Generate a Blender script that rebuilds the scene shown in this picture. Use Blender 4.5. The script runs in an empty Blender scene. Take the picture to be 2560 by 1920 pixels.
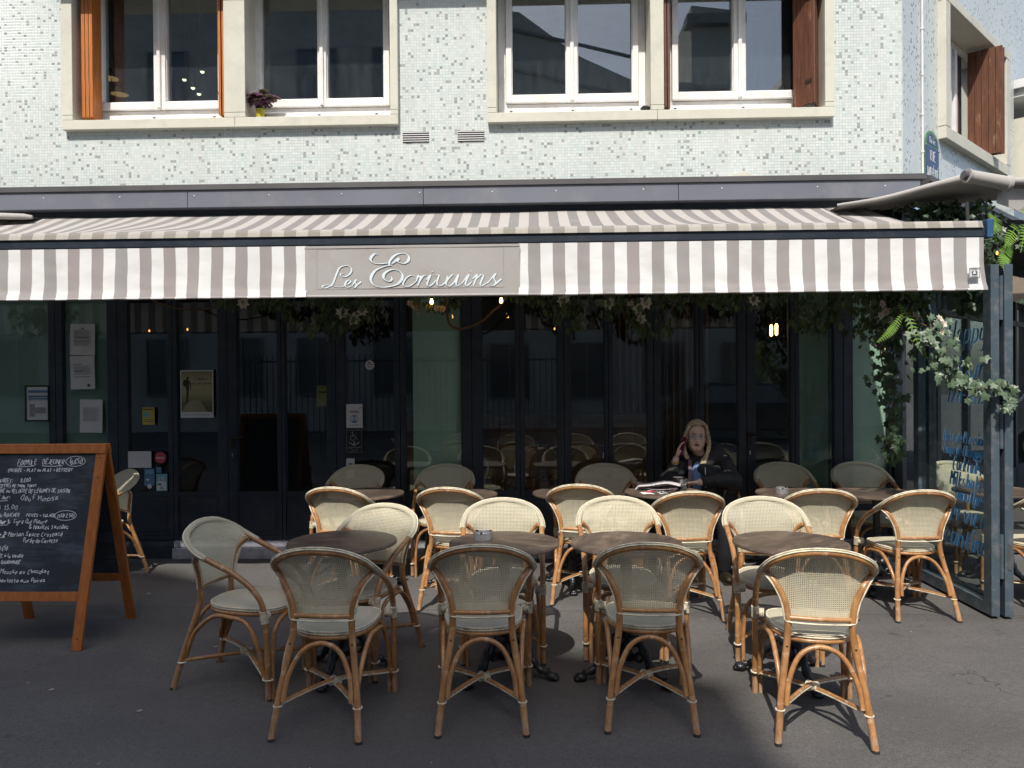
import bpy, math, random
from math import sin, cos, pi, radians, sqrt
from mathutils import Vector, Matrix, noise as mn
random.seed(7)
S = bpy.context.scene
COL = S.collection
# ------------------------------------------------------------------ camera, light, exposure
cam = bpy.data.cameras.new('camera'); camo = bpy.data.objects.new('camera', cam); COL.objects.link(camo)
cam.sensor_width = 36; cam.lens = 27.02; cam.clip_end = 500; cam.clip_start = .05
camo.matrix_world = Matrix.Translation((0, -6.95, 1.62)) @ Matrix.Rotation(radians(1.66), 4, 'Z') @ Matrix.Rotation(radians(90-.43), 4, 'X') @ Matrix.Rotation(radians(-.45), 4, 'Z')
S.camera = camo
SUN = Vector((.2, 1, -1.36)).normalized()
sl = bpy.data.lights.new('sun', 'SUN'); sl.energy = 4.0; sl.angle = radians(.53); sl.color = (1, .95, .87)
so = bpy.data.objects.new('sun', sl); COL.objects.link(so); so.location = (-3, -18, 25); so.rotation_euler = SUN.to_track_quat('-Z', 'Y').to_euler()
W = bpy.data.worlds.new('World'); S.world = W; W.use_nodes = True
wn = W.node_tree.nodes; wb = wn['Background']; sk = wn.new('ShaderNodeTexSky'); sk.sky_type = 'NISHITA'; sk.sun_disc = False
sk.sun_elevation = math.asin(-SUN.z); sk.sun_rotation = radians(191.3); sk.dust_density = 2.5; sk.ozone_density = .5
W.node_tree.links.new(sk.outputs[0], wb.inputs[0]); wb.inputs[1].default_value = .15
S.view_settings.view_transform = 'Standard'; S.view_settings.look = 'None'; S.view_settings.gamma = 1
S.view_settings.use_curve_mapping = False; S.view_settings.exposure = .33
S.render.engine = 'CYCLES'
cy = S.cycles; cy.use_denoising = True; cy.max_bounces = 8; cy.transparent_max_bounces = 24; cy.diffuse_bounces = 4; cy.glossy_bounces = 4
cy.sample_clamp_indirect = 6; cy.caustics_reflective = False; cy.caustics_refractive = False

# ------------------------------------------------------------------ helpers
class MB:
    def __init__(s): s.v = []; s.f = []; s.m = []; s.s = []; s.uv = []
    def add(s, vs, fs, mi=0, sm=False, uv=None):
        o = len(s.v); s.v += [tuple(p) for p in vs]
        for k, f in enumerate(fs):
            s.f.append([i+o for i in f]); s.m.append(mi); s.s.append(sm)
            s.uv.append([uv[i] for i in f] if uv else [(0, 0)]*len(f))
        return s
    def box(s, x0, x1, y0, y1, z0, z1, mi=0):
        vs = [(x, y, z) for x in (x0, x1) for y in (y0, y1) for z in (z0, z1)]
        return s.add(vs, [(0,1,3,2),(4,6,7,5),(0,4,5,1),(2,3,7,6),(0,2,6,4),(1,5,7,3)], mi)
    def obox(s, c, ax, ay, az, mi=0):
        c, ax, ay, az = map(Vector, (c, ax, ay, az))
        vs = [c+ax*i+ay*j+az*k for i in (-1, 1) for j in (-1, 1) for k in (-1, 1)]
        return s.add(vs, [(0,1,3,2),(4,6,7,5),(0,4,5,1),(2,3,7,6),(0,2,6,4),(1,5,7,3)], mi)
    def bar(s, a, b, w, h, mi=0, up=(0, 0, 1)):
        a, b = Vector(a), Vector(b); d = (b-a).normalized(); u = d.cross(Vector(up)).normalized(); t = u.cross(d)
        return s.obox((a+b)/2, (b-a)/2, u*w/2, t*h/2, mi)
    def tube(s, pts, r, n=8, closed=False, mi=0, cap=True, sc=None):
        P = [Vector(p) for p in pts]; N = len(P)
        R = r if isinstance(r, (list, tuple)) else [r]*N
        T = []
        for i in range(N):
            a = P[(i-1) % N] if closed or i > 0 else P[i]; b = P[(i+1) % N] if closed or i < N-1 else P[i]
            d = b-a; T.append(d.normalized() if d.length > 1e-9 else Vector((0, 0, 1)))
        ref = Vector((0, 0, 1)) if abs(T[0].z) < .9 else Vector((1, 0, 0))
        u = (ref - T[0]*ref.dot(T[0])).normalized(); vs = []; uv = []; L = 0
        for i in range(N):
            u = (u - T[i]*u.dot(T[i])).normalized(); w = T[i].cross(u)
            if i: L += (P[i]-P[i-1]).length
            for k in range(n):
                a = 2*pi*k/n; vs.append(P[i]+(u*cos(a)+w*sin(a))*R[i]); uv.append((k/n, L))
        fs = []
        for i in range(N if closed else N-1):
            j = (i+1) % N
            for k in range(n): fs.append((i*n+k, i*n+(k+1) % n, j*n+(k+1) % n, j*n+k))
        s.add(vs, fs, mi, True, uv)
        if cap and not closed:
            s.add(vs[:n], [tuple(range(n-1, -1, -1))], mi, False, uv[:n]); s.add(vs[-n:], [tuple(range(n))], mi, False, uv[-n:])
        return s
    def lathe(s, prof, c=(0, 0, 0), n=24, mi=0, sm=True, axis=None):
        c = Vector(c); M = Vector(axis).normalized().to_track_quat('Z', 'Y').to_matrix() if axis else Matrix.Identity(3)
        for i in range(len(prof)-1):
            (r0, z0), (r1, z1) = prof[i], prof[i+1]
            vs = [c+M@Vector((r*cos(2*pi*k/n), r*sin(2*pi*k/n), z)) for r, z in ((r0, z0), (r1, z1)) for k in range(n)]
            s.add(vs, [(k, (k+1) % n, n+(k+1) % n, n+k) for k in range(n)], mi, sm)
        return s
    def ell(s, c, r, nu=14, nv=9, mi=0, M=None):
        c = Vector(c); vs = []; uv = []
        for j in range(nv+1):
            t = pi*j/nv
            for i in range(nu):
                p = Vector((r[0]*sin(t)*cos(2*pi*i/nu), r[1]*sin(t)*sin(2*pi*i/nu), r[2]*cos(t)))
                vs.append(c+(M@p if M else p)); uv.append((i/nu, j/nv))
        return s.add(vs, [(j*nu+i, (j+1)*nu+i, (j+1)*nu+(i+1) % nu, j*nu+(i+1) % nu) for j in range(nv) for i in range(nu)], mi, True, uv)
    def prism(s, poly, y0, y1, mi=0, M=None):
        n = len(poly); vs = [(x, y0, z) for x, z in poly]+[(x, y1, z) for x, z in poly]
        if M: vs = [M@Vector(v) for v in vs]
        return s.add(vs, [tuple(range(n)), tuple(range(2*n-1, n-1, -1))]+[(i, n+i, n+(i+1) % n, (i+1) % n) for i in range(n)], mi)
    def grid(s, fn, nu, nv, mi=0, sm=True, uvf=None):
        vs = []; uv = []
        for j in range(nv+1):
            for i in range(nu+1):
                vs.append(fn(i/nu, j/nv)); uv.append(uvf(i/nu, j/nv) if uvf else (i/nu, j/nv))
        return s.add(vs, [(j*(nu+1)+i, j*(nu+1)+i+1, (j+1)*(nu+1)+i+1, (j+1)*(nu+1)+i) for j in range(nv) for i in range(nu)], mi, sm, uv)
    def mesh(s, name, mats):
        me = bpy.data.meshes.new(name); me.from_pydata(s.v, [], s.f)
        me.polygons.foreach_set('material_index', s.m); me.polygons.foreach_set('use_smooth', s.s)
        ul = me.uv_layers.new(name='UVMap'); flat = [c for f in s.uv for p in f for c in p]; ul.data.foreach_set('uv', flat)
        for m in (mats if isinstance(mats, (list, tuple)) else [mats]): me.materials.append(m)
        me.update(); return me
def link(name, data, parent=None, loc=None, rot=None, mw=None):
    o = bpy.data.objects.new(name, data); COL.objects.link(o)
    if parent: o.parent = parent
    if loc: o.location = loc
    if rot: o.rotation_euler = rot
    if mw: o.matrix_local = mw
    return o
def part(name, mb, mat, parent, bev=0, **k):
    o = link(name, mb.mesh(name, mat) if isinstance(mb, MB) else mb, parent, **k)
    if bev: bevel(o, bev)
    return o
def bevel(o, w, seg=2):
    b = o.modifiers.new('bevel', 'BEVEL'); b.width = w; b.segments = seg; b.limit_method = 'ANGLE'; b.angle_limit = radians(40)
def tag(o, label, cat=None, group=None, kind=None):
    if label: o['label'] = label
    if cat: o['category'] = cat
    if group: o['group'] = group
    if kind: o['kind'] = kind
    return o
def thing(name, label, cat, loc=(0, 0, 0), rotz=0, group=None):
    return tag(link(name, None, None, loc, (0, 0, rotz)), label, cat, group)
def struct(o): o['kind'] = 'structure'; return o
def copy_tree(o, parent=None):
    c = o.copy(); COL.objects.link(c)
    if parent: c.parent = parent
    for ch in list(o.children): copy_tree(ch, c)
    return c
def catmull(P, n=6, closed=False):
    P = [Vector(p) for p in P]; out = []; N = len(P)
    for i in range(N if closed else N-1):
        a = P[(i-1) % N] if closed or i else P[0]*2-P[1]; b = P[i]; c = P[(i+1) % N]
        d = P[(i+2) % N] if closed or i+2 < N else c*2-b
        for k in range(n):
            t = k/n; out.append(.5*((2*b)+(c-a)*t+(2*a-5*b+4*c-d)*t*t+(3*b-a-3*c+d)*t**3))
    if not closed: out.append(P[-1])
    return out
def mir(P): return [(-x, y, z) for x, y, z in reversed(P)]

# ------------------------------------------------------------------ materials
class NT:
    def __init__(s, name):
        s.m = bpy.data.materials.new(name); s.m.use_nodes = True; s.t = s.m.node_tree; s.N = s.t.nodes; s.b = s.N['Principled BSDF']; s.out = s.N['Material Output']
    def n(s, typ, ins=None, **k):
        x = s.N.new('ShaderNode'+typ)
        for a, v in k.items(): setattr(x, a, v)
        for a, v in (ins or {}).items(): s.set(x.inputs[a], v)
        return x
    def set(s, sock, v):
        if isinstance(v, bpy.types.NodeSocket): s.t.links.new(v, sock)
        elif hasattr(v, 'outputs'): s.t.links.new(v.outputs[0], sock)
        else: sock.default_value = v
    def math(s, op, a, b=None, c=None, clamp=False):
        x = s.n('Math', operation=op, use_clamp=clamp); s.set(x.inputs[0], a)
        if b is not None: s.set(x.inputs[1], b)
        if c is not None: s.set(x.inputs[2], c)
        return x.outputs[0]
    def mix(s, f, a, b, typ='MIX'):
        x = s.n('Mix', data_type='RGBA', blend_type=typ)
        s.set(x.inputs[0], f); s.set(x.inputs[6], a); s.set(x.inputs[7], b); return x.outputs[2]
    def ramp(s, f, stops, interp='LINEAR'):
        x = s.n('ValToRGB'); x.color_ramp.interpolation = interp; e = x.color_ramp.elements
        while len(e) < len(stops): e.new(.5)
        for el, (p, c) in zip(e, stops): el.position = p; el.color = c if isinstance(c, tuple) else (c, c, c, 1)
        s.set(x.inputs[0], f); return x.outputs[0]
    def noise(s, vec, scale, detail=4, rough=.55, out=0):
        x = s.n('TexNoise', {'Vector': vec, 'Scale': scale, 'Detail': detail, 'Roughness': rough}); return x.outputs[out]
    def obj(s): return s.n('TexCoord').outputs['Object']
    def uv(s): return s.n('TexCoord').outputs['UV']
    def mapv(s, v, sc): return s.n('Mapping', {'Vector': v, 'Scale': sc}).outputs[0]
    def bump(s, h, st, d=.01): s.set(s.b.inputs['Normal'], s.n('Bump', {'Height': h, 'Strength': st, 'Distance': d}))
    def P(s, **k):
        for a, v in k.items(): s.set(s.b.inputs[{'base': 'Base Color', 'rough': 'Roughness', 'metal': 'Metallic', 'spec': 'Specular IOR Level', 'em': 'Emission Color', 'es': 'Emission Strength', 'alpha': 'Alpha', 'coat': 'Coat Weight', 'sub': 'Subsurface Weight', 'trans': 'Transmission Weight'}[a]], v)
        return s
def C(r, g=None, b=None): return (r, g, b, 1) if g is not None else (r, r, r, 1)
def simple(name, col, rough=.6, metal=0, var=.12, scale=6, bump=0, bscale=60, spec=.5, coat=0, dirt=None):
    t = NT(name); o = t.obj(); n = t.noise(o, scale, 5)
    c2 = tuple(max(0, v*(1-2*var)) for v in col[:3])+(1,); c3 = tuple(min(1, v*(1+var)) for v in col[:3])+(1,)
    base = t.ramp(n, [(.3, c2), (.7, c3)])
    if dirt: base = t.mix(t.ramp(t.noise(o, dirt[1], 6, .7), [(.5, 0.), (.72, 1.)]), base, dirt[0])
    t.P(base=base, rough=t.math('MULTIPLY_ADD', n, .2, rough-.1), metal=metal, spec=spec, coat=coat)
    if bump: t.bump(t.noise(o, bscale, 4), bump)
    return t.m
def emis(name, col, st):
    t = NT(name); t.P(base=C(.02), em=col, es=st); return t.m

def mk_rattan(name, c1, c2, c3):
    t = NT(name); o = t.obj(); uv = t.uv(); rnd = t.n('ObjectInfo').outputs['Random']
    sx = t.n('SeparateXYZ', {0: uv}); L = sx.outputs[1]
    n = t.noise(t.n('VectorMath', {0: o, 1: t.n('CombineXYZ', {0: rnd, 1: rnd, 2: rnd}).outputs[0]}, operation='ADD').outputs[0], 9, 5, .6)
    fine = t.noise(t.mapv(o, (60, 60, 14)), 1, 4)
    base = t.ramp(n, [(.28, c1), (.5, c2), (.75, c3)])
    base = t.mix(t.math('MULTIPLY', t.math('FRACT', t.math('MULTIPLY', rnd, 7.3)), .5), base, tuple(v*.62+.03 for v in c2[:3])+(1,))
    base = t.mix(t.ramp(fine, [(.35, 0.), (.75, .6)]), base, tuple(v*.55 for v in c1[:3])+(1,))
    wob = t.math('MULTIPLY_ADD', n, .02, t.math('MULTIPLY_ADD', rnd, .13, L))
    fr = t.math('FRACT', t.math('DIVIDE', t.math('MULTIPLY_ADD', t.noise(o, 3.1, 2), .16, wob), .19)); d = t.math('ABSOLUTE', t.math('SUBTRACT', fr, .5))
    band = t.math('LESS_THAN', d, .045)
    base = t.mix(t.math('MULTIPLY', band, t.ramp(t.noise(o, 40, 3), [(.4, .0), (.65, .6)])), base, C(.55, .40, .26))
    z = t.n('SeparateXYZ', {0: o}).outputs[2]
    w = t.math('MULTIPLY', t.ramp(z, [(0, 1.), (.14, 0.)]), t.ramp(t.noise(t.mapv(o, (90, 90, 20)), 1, 5, .7), [(.42, 0.), (.6, .8)]))
    base = t.mix(w, base, C(.42, .34, .26))
    chip = t.ramp(t.noise(t.mapv(o, (70, 70, 25)), 1, 6, .75), [(.66, 0.), (.7, .8)])
    base = t.mix(chip, base, C(.55, .44, .32))
    t.P(base=base, rough=t.math('MULTIPLY_ADD', fine, .3, .22), spec=.5, coat=.25)
    t.b.inputs['Coat Roughness'].default_value = .25
    t.bump(t.math('MULTIPLY_ADD', band, .6, fine), .35, .003)
    return t.m
RAT = mk_rattan('rattan_cane', C(.28, .125, .045), C(.46, .22, .076), C(.60, .335, .13))
def mk_weave(name, hole, p=.0062, tint=1.0):
    t = NT(name); sx = t.n('SeparateXYZ', {0: t.uv()}); U, V = sx.outputs[0], sx.outputs[1]; o = t.obj()
    rnd = t.n('ObjectInfo').outputs['Random']
    nu = t.noise(t.mapv(o, (5, 5, 240)), 1, 3); nv = t.noise(t.mapv(o, (260, 60, 5)), 1, 3)
    fu = t.math('FRACT', t.math('DIVIDE', U, p)); fv = t.math('FRACT', t.math('DIVIDE', V, p))
    hu = t.math('LESS_THAN', fu, t.math('MULTIPLY_ADD', nv, .25, hole-.12)); hv = t.math('LESS_THAN', fv, t.math('MULTIPLY_ADD', nu, .25, hole-.12))
    hol = t.math('MULTIPLY', hu, hv)
    a = tuple(v*tint for v in (.645, .59, .425)); b = tuple(v*tint for v in (.50, .445, .31))
    base = t.ramp(t.math('MULTIPLY_ADD', nu, .5, t.math('MULTIPLY', nv, .5)), [(.36, b+(1,)), (.62, a+(1,))])
    base = t.mix(t.ramp(t.noise(o, 7, 4), [(.35, 0.), (.75, .35)]), base, tuple(v*1.05*tint for v in (.50, .49, .41))+(1,))
    base = t.mix(t.math('MULTIPLY', t.math('SUBTRACT', 1., hu), .12), base, C(.34, .30, .2))
    base = t.mix(t.math('MULTIPLY', rnd, .30), base, C(.42, .41, .35))
    t.P(base=base, rough=.75, spec=.25)
    t.bump(t.math('ADD', t.math('SINE', t.math('MULTIPLY', fu, 6.28)), t.math('SINE', t.math('MULTIPLY', fv, 6.28))), .3, .001)
    tr = t.n('BsdfTransparent'); tl = t.n('BsdfTranslucent', {'Color': C(.55, .5, .36)})
    m0 = t.n('MixShader', {0: .16, 1: t.b, 2: tl}); mx = t.n('MixShader', {0: hol, 1: m0, 2: tr}); t.set(t.out.inputs[0], mx); return t.m
WEAVE = mk_weave('woven_textile', .40, .0088, 1.22)
SEATW = mk_weave('seat_textile', .12, .006, 1.1)
WRAPT = mk_weave('wrap_textile', -.3, .006, 1.06)
CORD = simple('cream_cord', C(.74, .67, .50), .5, var=.15, scale=30, dirt=(C(.36, .31, .23), 25))
WRAP = simple('cream_wrap', C(.70, .64, .48), .65, var=.2, scale=45, bump=.4, bscale=200, dirt=(C(.38, .34, .26), 18))
RUB = simple('black_rubber', C(.03), .7)
HOLE = simple('screw_dark', C(.04, .03, .02), .5, metal=.5)

def mk_table():
    t = NT('table_laminate'); o = t.obj(); rnd = t.n('ObjectInfo').outputs['Random']
    v = t.n('VectorMath', {0: o, 1: t.n('CombineXYZ', {0: t.math('MULTIPLY', rnd, 20.), 1: rnd, 2: 0.}).outputs[0]}, operation='ADD').outputs[0]
    n = t.noise(v, 5, 7, .68); n2 = t.noise(t.mapv(v, (3, 14, 1)), 2, 5, .6)
    base = t.ramp(t.math('MULTIPLY_ADD', n2, .4, t.math('MULTIPLY', n, .6)), [(.32, C(.045, .034, .027)), (.5, C(.10, .073, .055)), (.64, C(.21, .155, .11))])
    t.P(base=base, rough=t.math('MULTIPLY_ADD', n, .3, .27), spec=.5); t.bump(t.noise(v, 120, 3), .04)
    return t.m
TTOP = mk_table()
IRON = simple('black_cast_iron', C(.018, .02, .024), .38, var=.3, bump=.3, bscale=50, spec=.6)
STEEL = simple('brushed_steel', C(.5), .28, metal=1, var=.1)
NAVY = simple('navy_paint', C(.020, .028, .042), .42, var=.12, scale=3, dirt=(C(.045, .05, .058), 5))
PANELP = simple('fascia_grey_paint', C(.145, .155, .185), .5, var=.05, scale=1.5, dirt=(C(.19, .195, .21), 2.5), bump=.03, bscale=8)
LIP = simple('fascia_dark_lip', C(.085, .082, .085), .5, var=.12, scale=2)
POSTP = simple('slate_blue_paint', C(.062, .090, .110), .4, var=.08, scale=5, dirt=(C(.16, .16, .16), 14))
PVC = simple('white_window_plastic', C(.80, .79, .77), .35, var=.03, scale=3, dirt=(C(.66, .63, .58), 5))
CONC = simple('painted_concrete', C(.60, .59, .50), .8, var=.05, scale=2, bump=.12, bscale=90, dirt=(C(.50, .49, .43), 6))
ALU = simple('threshold_aluminium', C(.50, .50, .55), .4, metal=.3, var=.1, scale=8, dirt=(C(.22), 9))
WHITE = simple('white_metal', C(.72), .45, var=.05)
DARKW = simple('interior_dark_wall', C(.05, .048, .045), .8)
ROOM = simple('upstairs_room_wall', C(.36, .39, .37), .9)
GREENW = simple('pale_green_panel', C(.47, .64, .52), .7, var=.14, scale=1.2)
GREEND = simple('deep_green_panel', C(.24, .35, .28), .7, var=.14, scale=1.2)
WOODT = simple('varnished_bench_wood', C(.30, .12, .045), .4, var=.2, scale=5)
GOLD = simple('gold_metal', C(.75, .45, .12), .3, metal=1)
BRASSB = emis('warm_bulb_glow', C(1, .55, .16), 9.)
DIMB = emis('dim_filament_glow', C(1, .42, .12), 2.2)
SPOTB = emis('ceiling_spot_glow', C(1, .85, .55), 4.)
def mk_glass(name, tint, f=1.0, rough=0.0, dust=None):
    t = NT(name); ge = t.n('NewGeometry'); dt = t.math('ABSOLUTE', t.n('VectorMath', {0: ge.outputs['Normal'], 1: ge.outputs['Incoming']}, operation='DOT_PRODUCT').outputs['Value'])
    fac = t.math('MULTIPLY', t.math('MULTIPLY_ADD', t.math('POWER', t.math('SUBTRACT', 1., dt, clamp=True), 5.), .96, .04), f, clamp=True)   # thin-pane Fresnel, same from both sides
    gl = t.n('BsdfGlossy', {'Color': C(.95, .97, 1), 'Roughness': rough}); tr = t.n('BsdfTransparent', {'Color': tint})
    o = t.obj()
    mx = t.n('MixShader', {0: fac, 1: tr, 2: gl})
    if dust:
        d = t.n('BsdfDiffuse', {'Color': C(.45, .5, .58)}); df = t.ramp(t.noise(t.mapv(o, (6, 6, 2)), 3, 6, .7), [(.35, dust*.3), (.8, dust)])
        mx = t.n('MixShader', {0: df, 1: mx, 2: d})
    t.set(t.out.inputs[0], mx); return t.m
GLASSD = mk_glass('door_glass', C(.90, .94, .92), 1.4, dust=.012)
GLASSU = mk_glass('upper_window_glass', C(.62, .70, .70), 3.3, dust=.05)
GLASSP = mk_glass('partition_glass', C(.93, .96, .95), 1.0, dust=.02)
GLASSC = mk_glass('tumbler_glass', C(.93, .95, .96), 3.0)

def mk_mosaic():
    t = NT('glass_mosaic'); o = t.obj(); sx = t.n('SeparateXYZ', {0: o}); s = .0256
    X = t.math('DIVIDE', sx.outputs[0], s); Z = t.math('DIVIDE', sx.outputs[2], s)
    wob = t.math('MULTIPLY_ADD', t.noise(t.mapv(o, (1.2, 1.2, 3.)), 2, 3), .35, Z)
    Z = wob
    ix, iz = t.math('FLOOR', X), t.math('FLOOR', Z)
    cell = t.n('CombineXYZ', {0: ix, 1: iz, 2: 0.})
    wn_ = t.n('TexWhiteNoise', {'Vector': cell.outputs[0]}, noise_dimensions='3D')
    w2 = t.n('TexWhiteNoise', {'Vector': t.n('VectorMath', {0: cell.outputs[0], 1: (31.7, 12.1, 5.)}, operation='ADD').outputs[0]}, noise_dimensions='3D')
    fx = t.math('ABSOLUTE', t.math('SUBTRACT', t.math('FRACT', X), .5)); fz = t.math('ABSOLUTE', t.math('SUBTRACT', t.math('FRACT', Z), .5))
    blk = t.n('TexWhiteNoise', {'Vector': t.n('CombineXYZ', {0: t.math('FLOOR', t.math('DIVIDE', X, 12.)), 1: t.math('FLOOR', t.math('DIVIDE', Z, 12.)), 2: 3.}).outputs[0]}, noise_dimensions='3D').outputs[0]
    gx = t.math('GREATER_THAN', fx, t.math('MULTIPLY_ADD', blk, .025, .445)); gz = t.math('GREATER_THAN', fz, .44)
    g = t.math('MAXIMUM', gx, gz)
    base = t.ramp(w2.outputs[0], [(0, C(.54, .62, .60)), (.5, C(.61, .665, .645)), (1, C(.67, .70, .68))])
    grey = t.math('LESS_THAN', wn_.outputs[0], .074)
    base = t.mix(grey, base, t.mix(w2.outputs[0], C(.27, .30, .29), C(.38, .405, .39)))
    gro = t.ramp(t.noise(t.mapv(o, (1, 1, 1)), 1.3, 5), [(.35, C(.37, .385, .385)), (.65, C(.52, .54, .535))])
    base = t.mix(g, base, gro)
    stain = t.ramp(t.noise(t.mapv(o, (5, 1, .7)), 1.4, 6, .65), [(.48, 0.), (.78, .38)])
    base = t.mix(stain, base, C(.50, .49, .46))
    t.P(base=base, rough=t.mix(g, C(.22), C(.85)), spec=.5)
    t.bump(t.math('ADD', t.math('MULTIPLY', g, -1.), t.math('MULTIPLY', w2.outputs[0], .3)), .35, .003); return t.m
MOS = mk_mosaic()
def mk_asphalt():
    t = NT('asphalt'); o = t.obj()
    n = t.noise(o, 1.3, 8, .62); f = t.noise(o, 130, 3, .7); m = t.noise(o, 24, 8, .78)
    base = t.ramp(n, [(.3, C(.068, .066, .065)), (.7, C(.108, .103, .100))])
    base = t.mix(t.ramp(m, [(.38, .0), (.64, .75)]), base, C(.15, .14, .132))
    base = t.mix(t.ramp(t.noise(t.mapv(o, (1, 1.6, 1)), 55, 4, .7), [(.36, .6), (.5, 0.)]), base, C(.045, .043, .042))
    base = t.mix(t.ramp(f, [(.45, .0), (.7, .7)]), base, C(.19, .18, .17))
    base = t.mix(t.ramp(t.noise(t.mapv(o, (1, 2.2, 1)), .7, 3, .5), [(.42, 0.), (.62, .45)]), base, C(.062, .059, .057))
    v = t.n('TexVoronoi', {'Vector': o, 'Scale': 120.}); base = t.mix(t.math('LESS_THAN', v.outputs[0], .12), base, C(.25, .24, .22))
    wv = t.n('VectorMath', {0: o, 1: t.n('VectorMath', {0: t.noise(o, 3, 4, out=1), 3: .5}, operation='SCALE').outputs[0]}, operation='ADD').outputs[0]
    ck = t.n('TexVoronoi', {'Vector': wv, 'Scale': .55}, feature='DISTANCE_TO_EDGE').outputs[0]
    crack = t.math('MULTIPLY', t.math('LESS_THAN', ck, .0035), t.ramp(t.noise(o, .9, 3), [(.6, 0.), (.66, 1.)]))
    base = t.mix(t.math('MULTIPLY', crack, .5), base, C(.03))
    sp = t.ramp(t.noise(o, 5.5, 2, .4), [(.70, 0.), (.745, .55)]); base = t.mix(sp, base, C(.045, .043, .042))
    so_ = t.n('SeparateXYZ', {0: o}); ly = t.math('ADD', so_.outputs[1], t.math('MULTIPLY', so_.outputs[0], .03))
    wl_ = t.math('MULTIPLY_ADD', t.noise(o, 2.5, 4), .05, ly)
    for y_, tw in ((1.58, .006), (3.92, .004)):
        base = t.mix(t.math('MULTIPLY', t.math('LESS_THAN', t.math('ABSOLUTE', t.math('ADD', wl_, y_)), tw), .55), base, C(.035))
    base = t.mix(t.math('MULTIPLY', t.math('GREATER_THAN', wl_, -1.58), .14), base, C(.17, .165, .16))
    gum = t.n('TexVoronoi', {'Vector': o, 'Scale': 2.6}); gc = t.n('SeparateColor', {0: gum.outputs['Color']}).outputs[0]
    gd = t.math('LESS_THAN', t.math('ADD', gum.outputs[0], t.math('MULTIPLY', t.noise(o, 30, 2), .03)), t.math('MULTIPLY', gc, .075))
    base = t.mix(t.math('MULTIPLY', gd, .55), base, t.mix(t.math('GREATER_THAN', gc, .72), C(.04), C(.17, .165, .16)))
    t.P(base=base, rough=t.math('MULTIPLY_ADD', m, .2, .72), spec=.3)
    t.bump(t.math('SUBTRACT', t.math('ADD', f, t.math('MULTIPLY', m, .8)), t.math('MULTIPLY', crack, .6)), .85, .007); return t.m
ASPH = mk_asphalt()
def mk_stripe(name, x0, per, wfrac, white, grey, trans):
    t = NT(name); u = t.n('SeparateXYZ', {0: t.uv()}); U, V = u.outputs[0], u.outputs[1]; o = t.obj()
    f = t.math('FRACT', t.math('DIVIDE', t.math('SUBTRACT', U, x0), per)); w = t.math('LESS_THAN', f, wfrac)
    idx = t.math('FLOOR', t.math('DIVIDE', t.math('SUBTRACT', U, x0), per)); wn_ = t.n('TexWhiteNoise', {'W': idx}, noise_dimensions='1D')
    g = t.mix(wn_.outputs[0], grey, tuple(a*b for a, b in zip(grey, (1.06, .97, .97, 1))))
    base = t.mix(w, g, white)
    base = t.mix(t.ramp(t.noise(t.mapv(o, (2, 2, 6)), 2.2, 6, .65), [(.45, 0.), (.8, .28)]), base, C(.42, .38, .33))
    t.P(base=base, rough=.85, spec=.2); t.bump(t.noise(o, 260, 2), .12, .001)
    tl = t.n('BsdfTranslucent', {'Color': base}); t.set(t.out.inputs[0], t.n('MixShader', {0: trans, 1: t.b, 2: tl})); return t, base, V
_t, _b, _v = mk_stripe('awning_stripes', -3.637+.065, .1645, .5, C(.80, .80, .79), C(.345, .335, .330), .10); STRV = _t.m
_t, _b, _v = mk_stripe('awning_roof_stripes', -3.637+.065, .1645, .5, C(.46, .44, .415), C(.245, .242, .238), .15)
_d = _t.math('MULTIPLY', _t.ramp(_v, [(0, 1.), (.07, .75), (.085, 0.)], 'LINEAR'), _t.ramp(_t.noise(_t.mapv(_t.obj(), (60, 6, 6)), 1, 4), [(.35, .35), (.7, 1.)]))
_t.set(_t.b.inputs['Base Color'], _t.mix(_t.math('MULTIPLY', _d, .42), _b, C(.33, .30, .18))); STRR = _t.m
TAUPE = simple('taupe_canvas', C(.385, .37, .355), .85, var=.06, scale=2, bump=.1, bscale=200, dirt=(C(.33, .31, .29), 4))
LETW = simple('pale_blue_lettering', C(.72, .80, .84), .4, var=.04)
LETD = simple('dark_letter_outline', C(.08, .09, .10), .5)

# ------------------------------------------------------------------ ground
g = MB(); g.grid(lambda u, v: (-60+120*u, -70+130*v, 0), 24, 26, uvf=lambda u, v: (u, v)); struct(part('pavement', g, ASPH, None))
# ------------------------------------------------------------------ the cafe building
CAFE = thing('cafe_building', 'café building with white mosaic upper floor and navy glazed folding doors below', 'building')
wl = MB(); YW, YB = -.12, .14
for x0, x1, z0, z1 in ((-7, 3.234, 3.30, 3.90), (-7, -4.17, 3.90, 7), (-1.22, -.36, 3.90, 7), (2.59, 3.234, 3.90, 7), (-4.17, -1.22, 5.5, 7), (-.36, 2.59, 5.5, 7)):
    wl.box(x0, x1, YW, YB, z0, z1)
part('mosaic_wall', wl, MOS, CAFE)
# side wall at 45 degrees (local u along wall, +y = inwards)
SM = Matrix.Translation((3.234, YW, 0)) @ Matrix.Rotation(radians(45), 4, 'Z')
sw = MB()
for x0, x1, z0, z1 in ((0.002, 3.49, 3.30, 3.92), (0.002, .94, 3.92, 7), (3.03, 3.49, 3.92, 7), (.94, 3.03, 5.2, 7)): sw.box(x0, x1, 0, .26, z0, z1)
sw.box(3.49, 12, .5, .8, 3.3, 9); sw.box(0.002, 3.49, 0, .26, 7, 9)
o = part('mosaic_wall', sw, MOS, CAFE, mw=SM); o['label'] = 'side wall in duller mosaic facing the other street'

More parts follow.
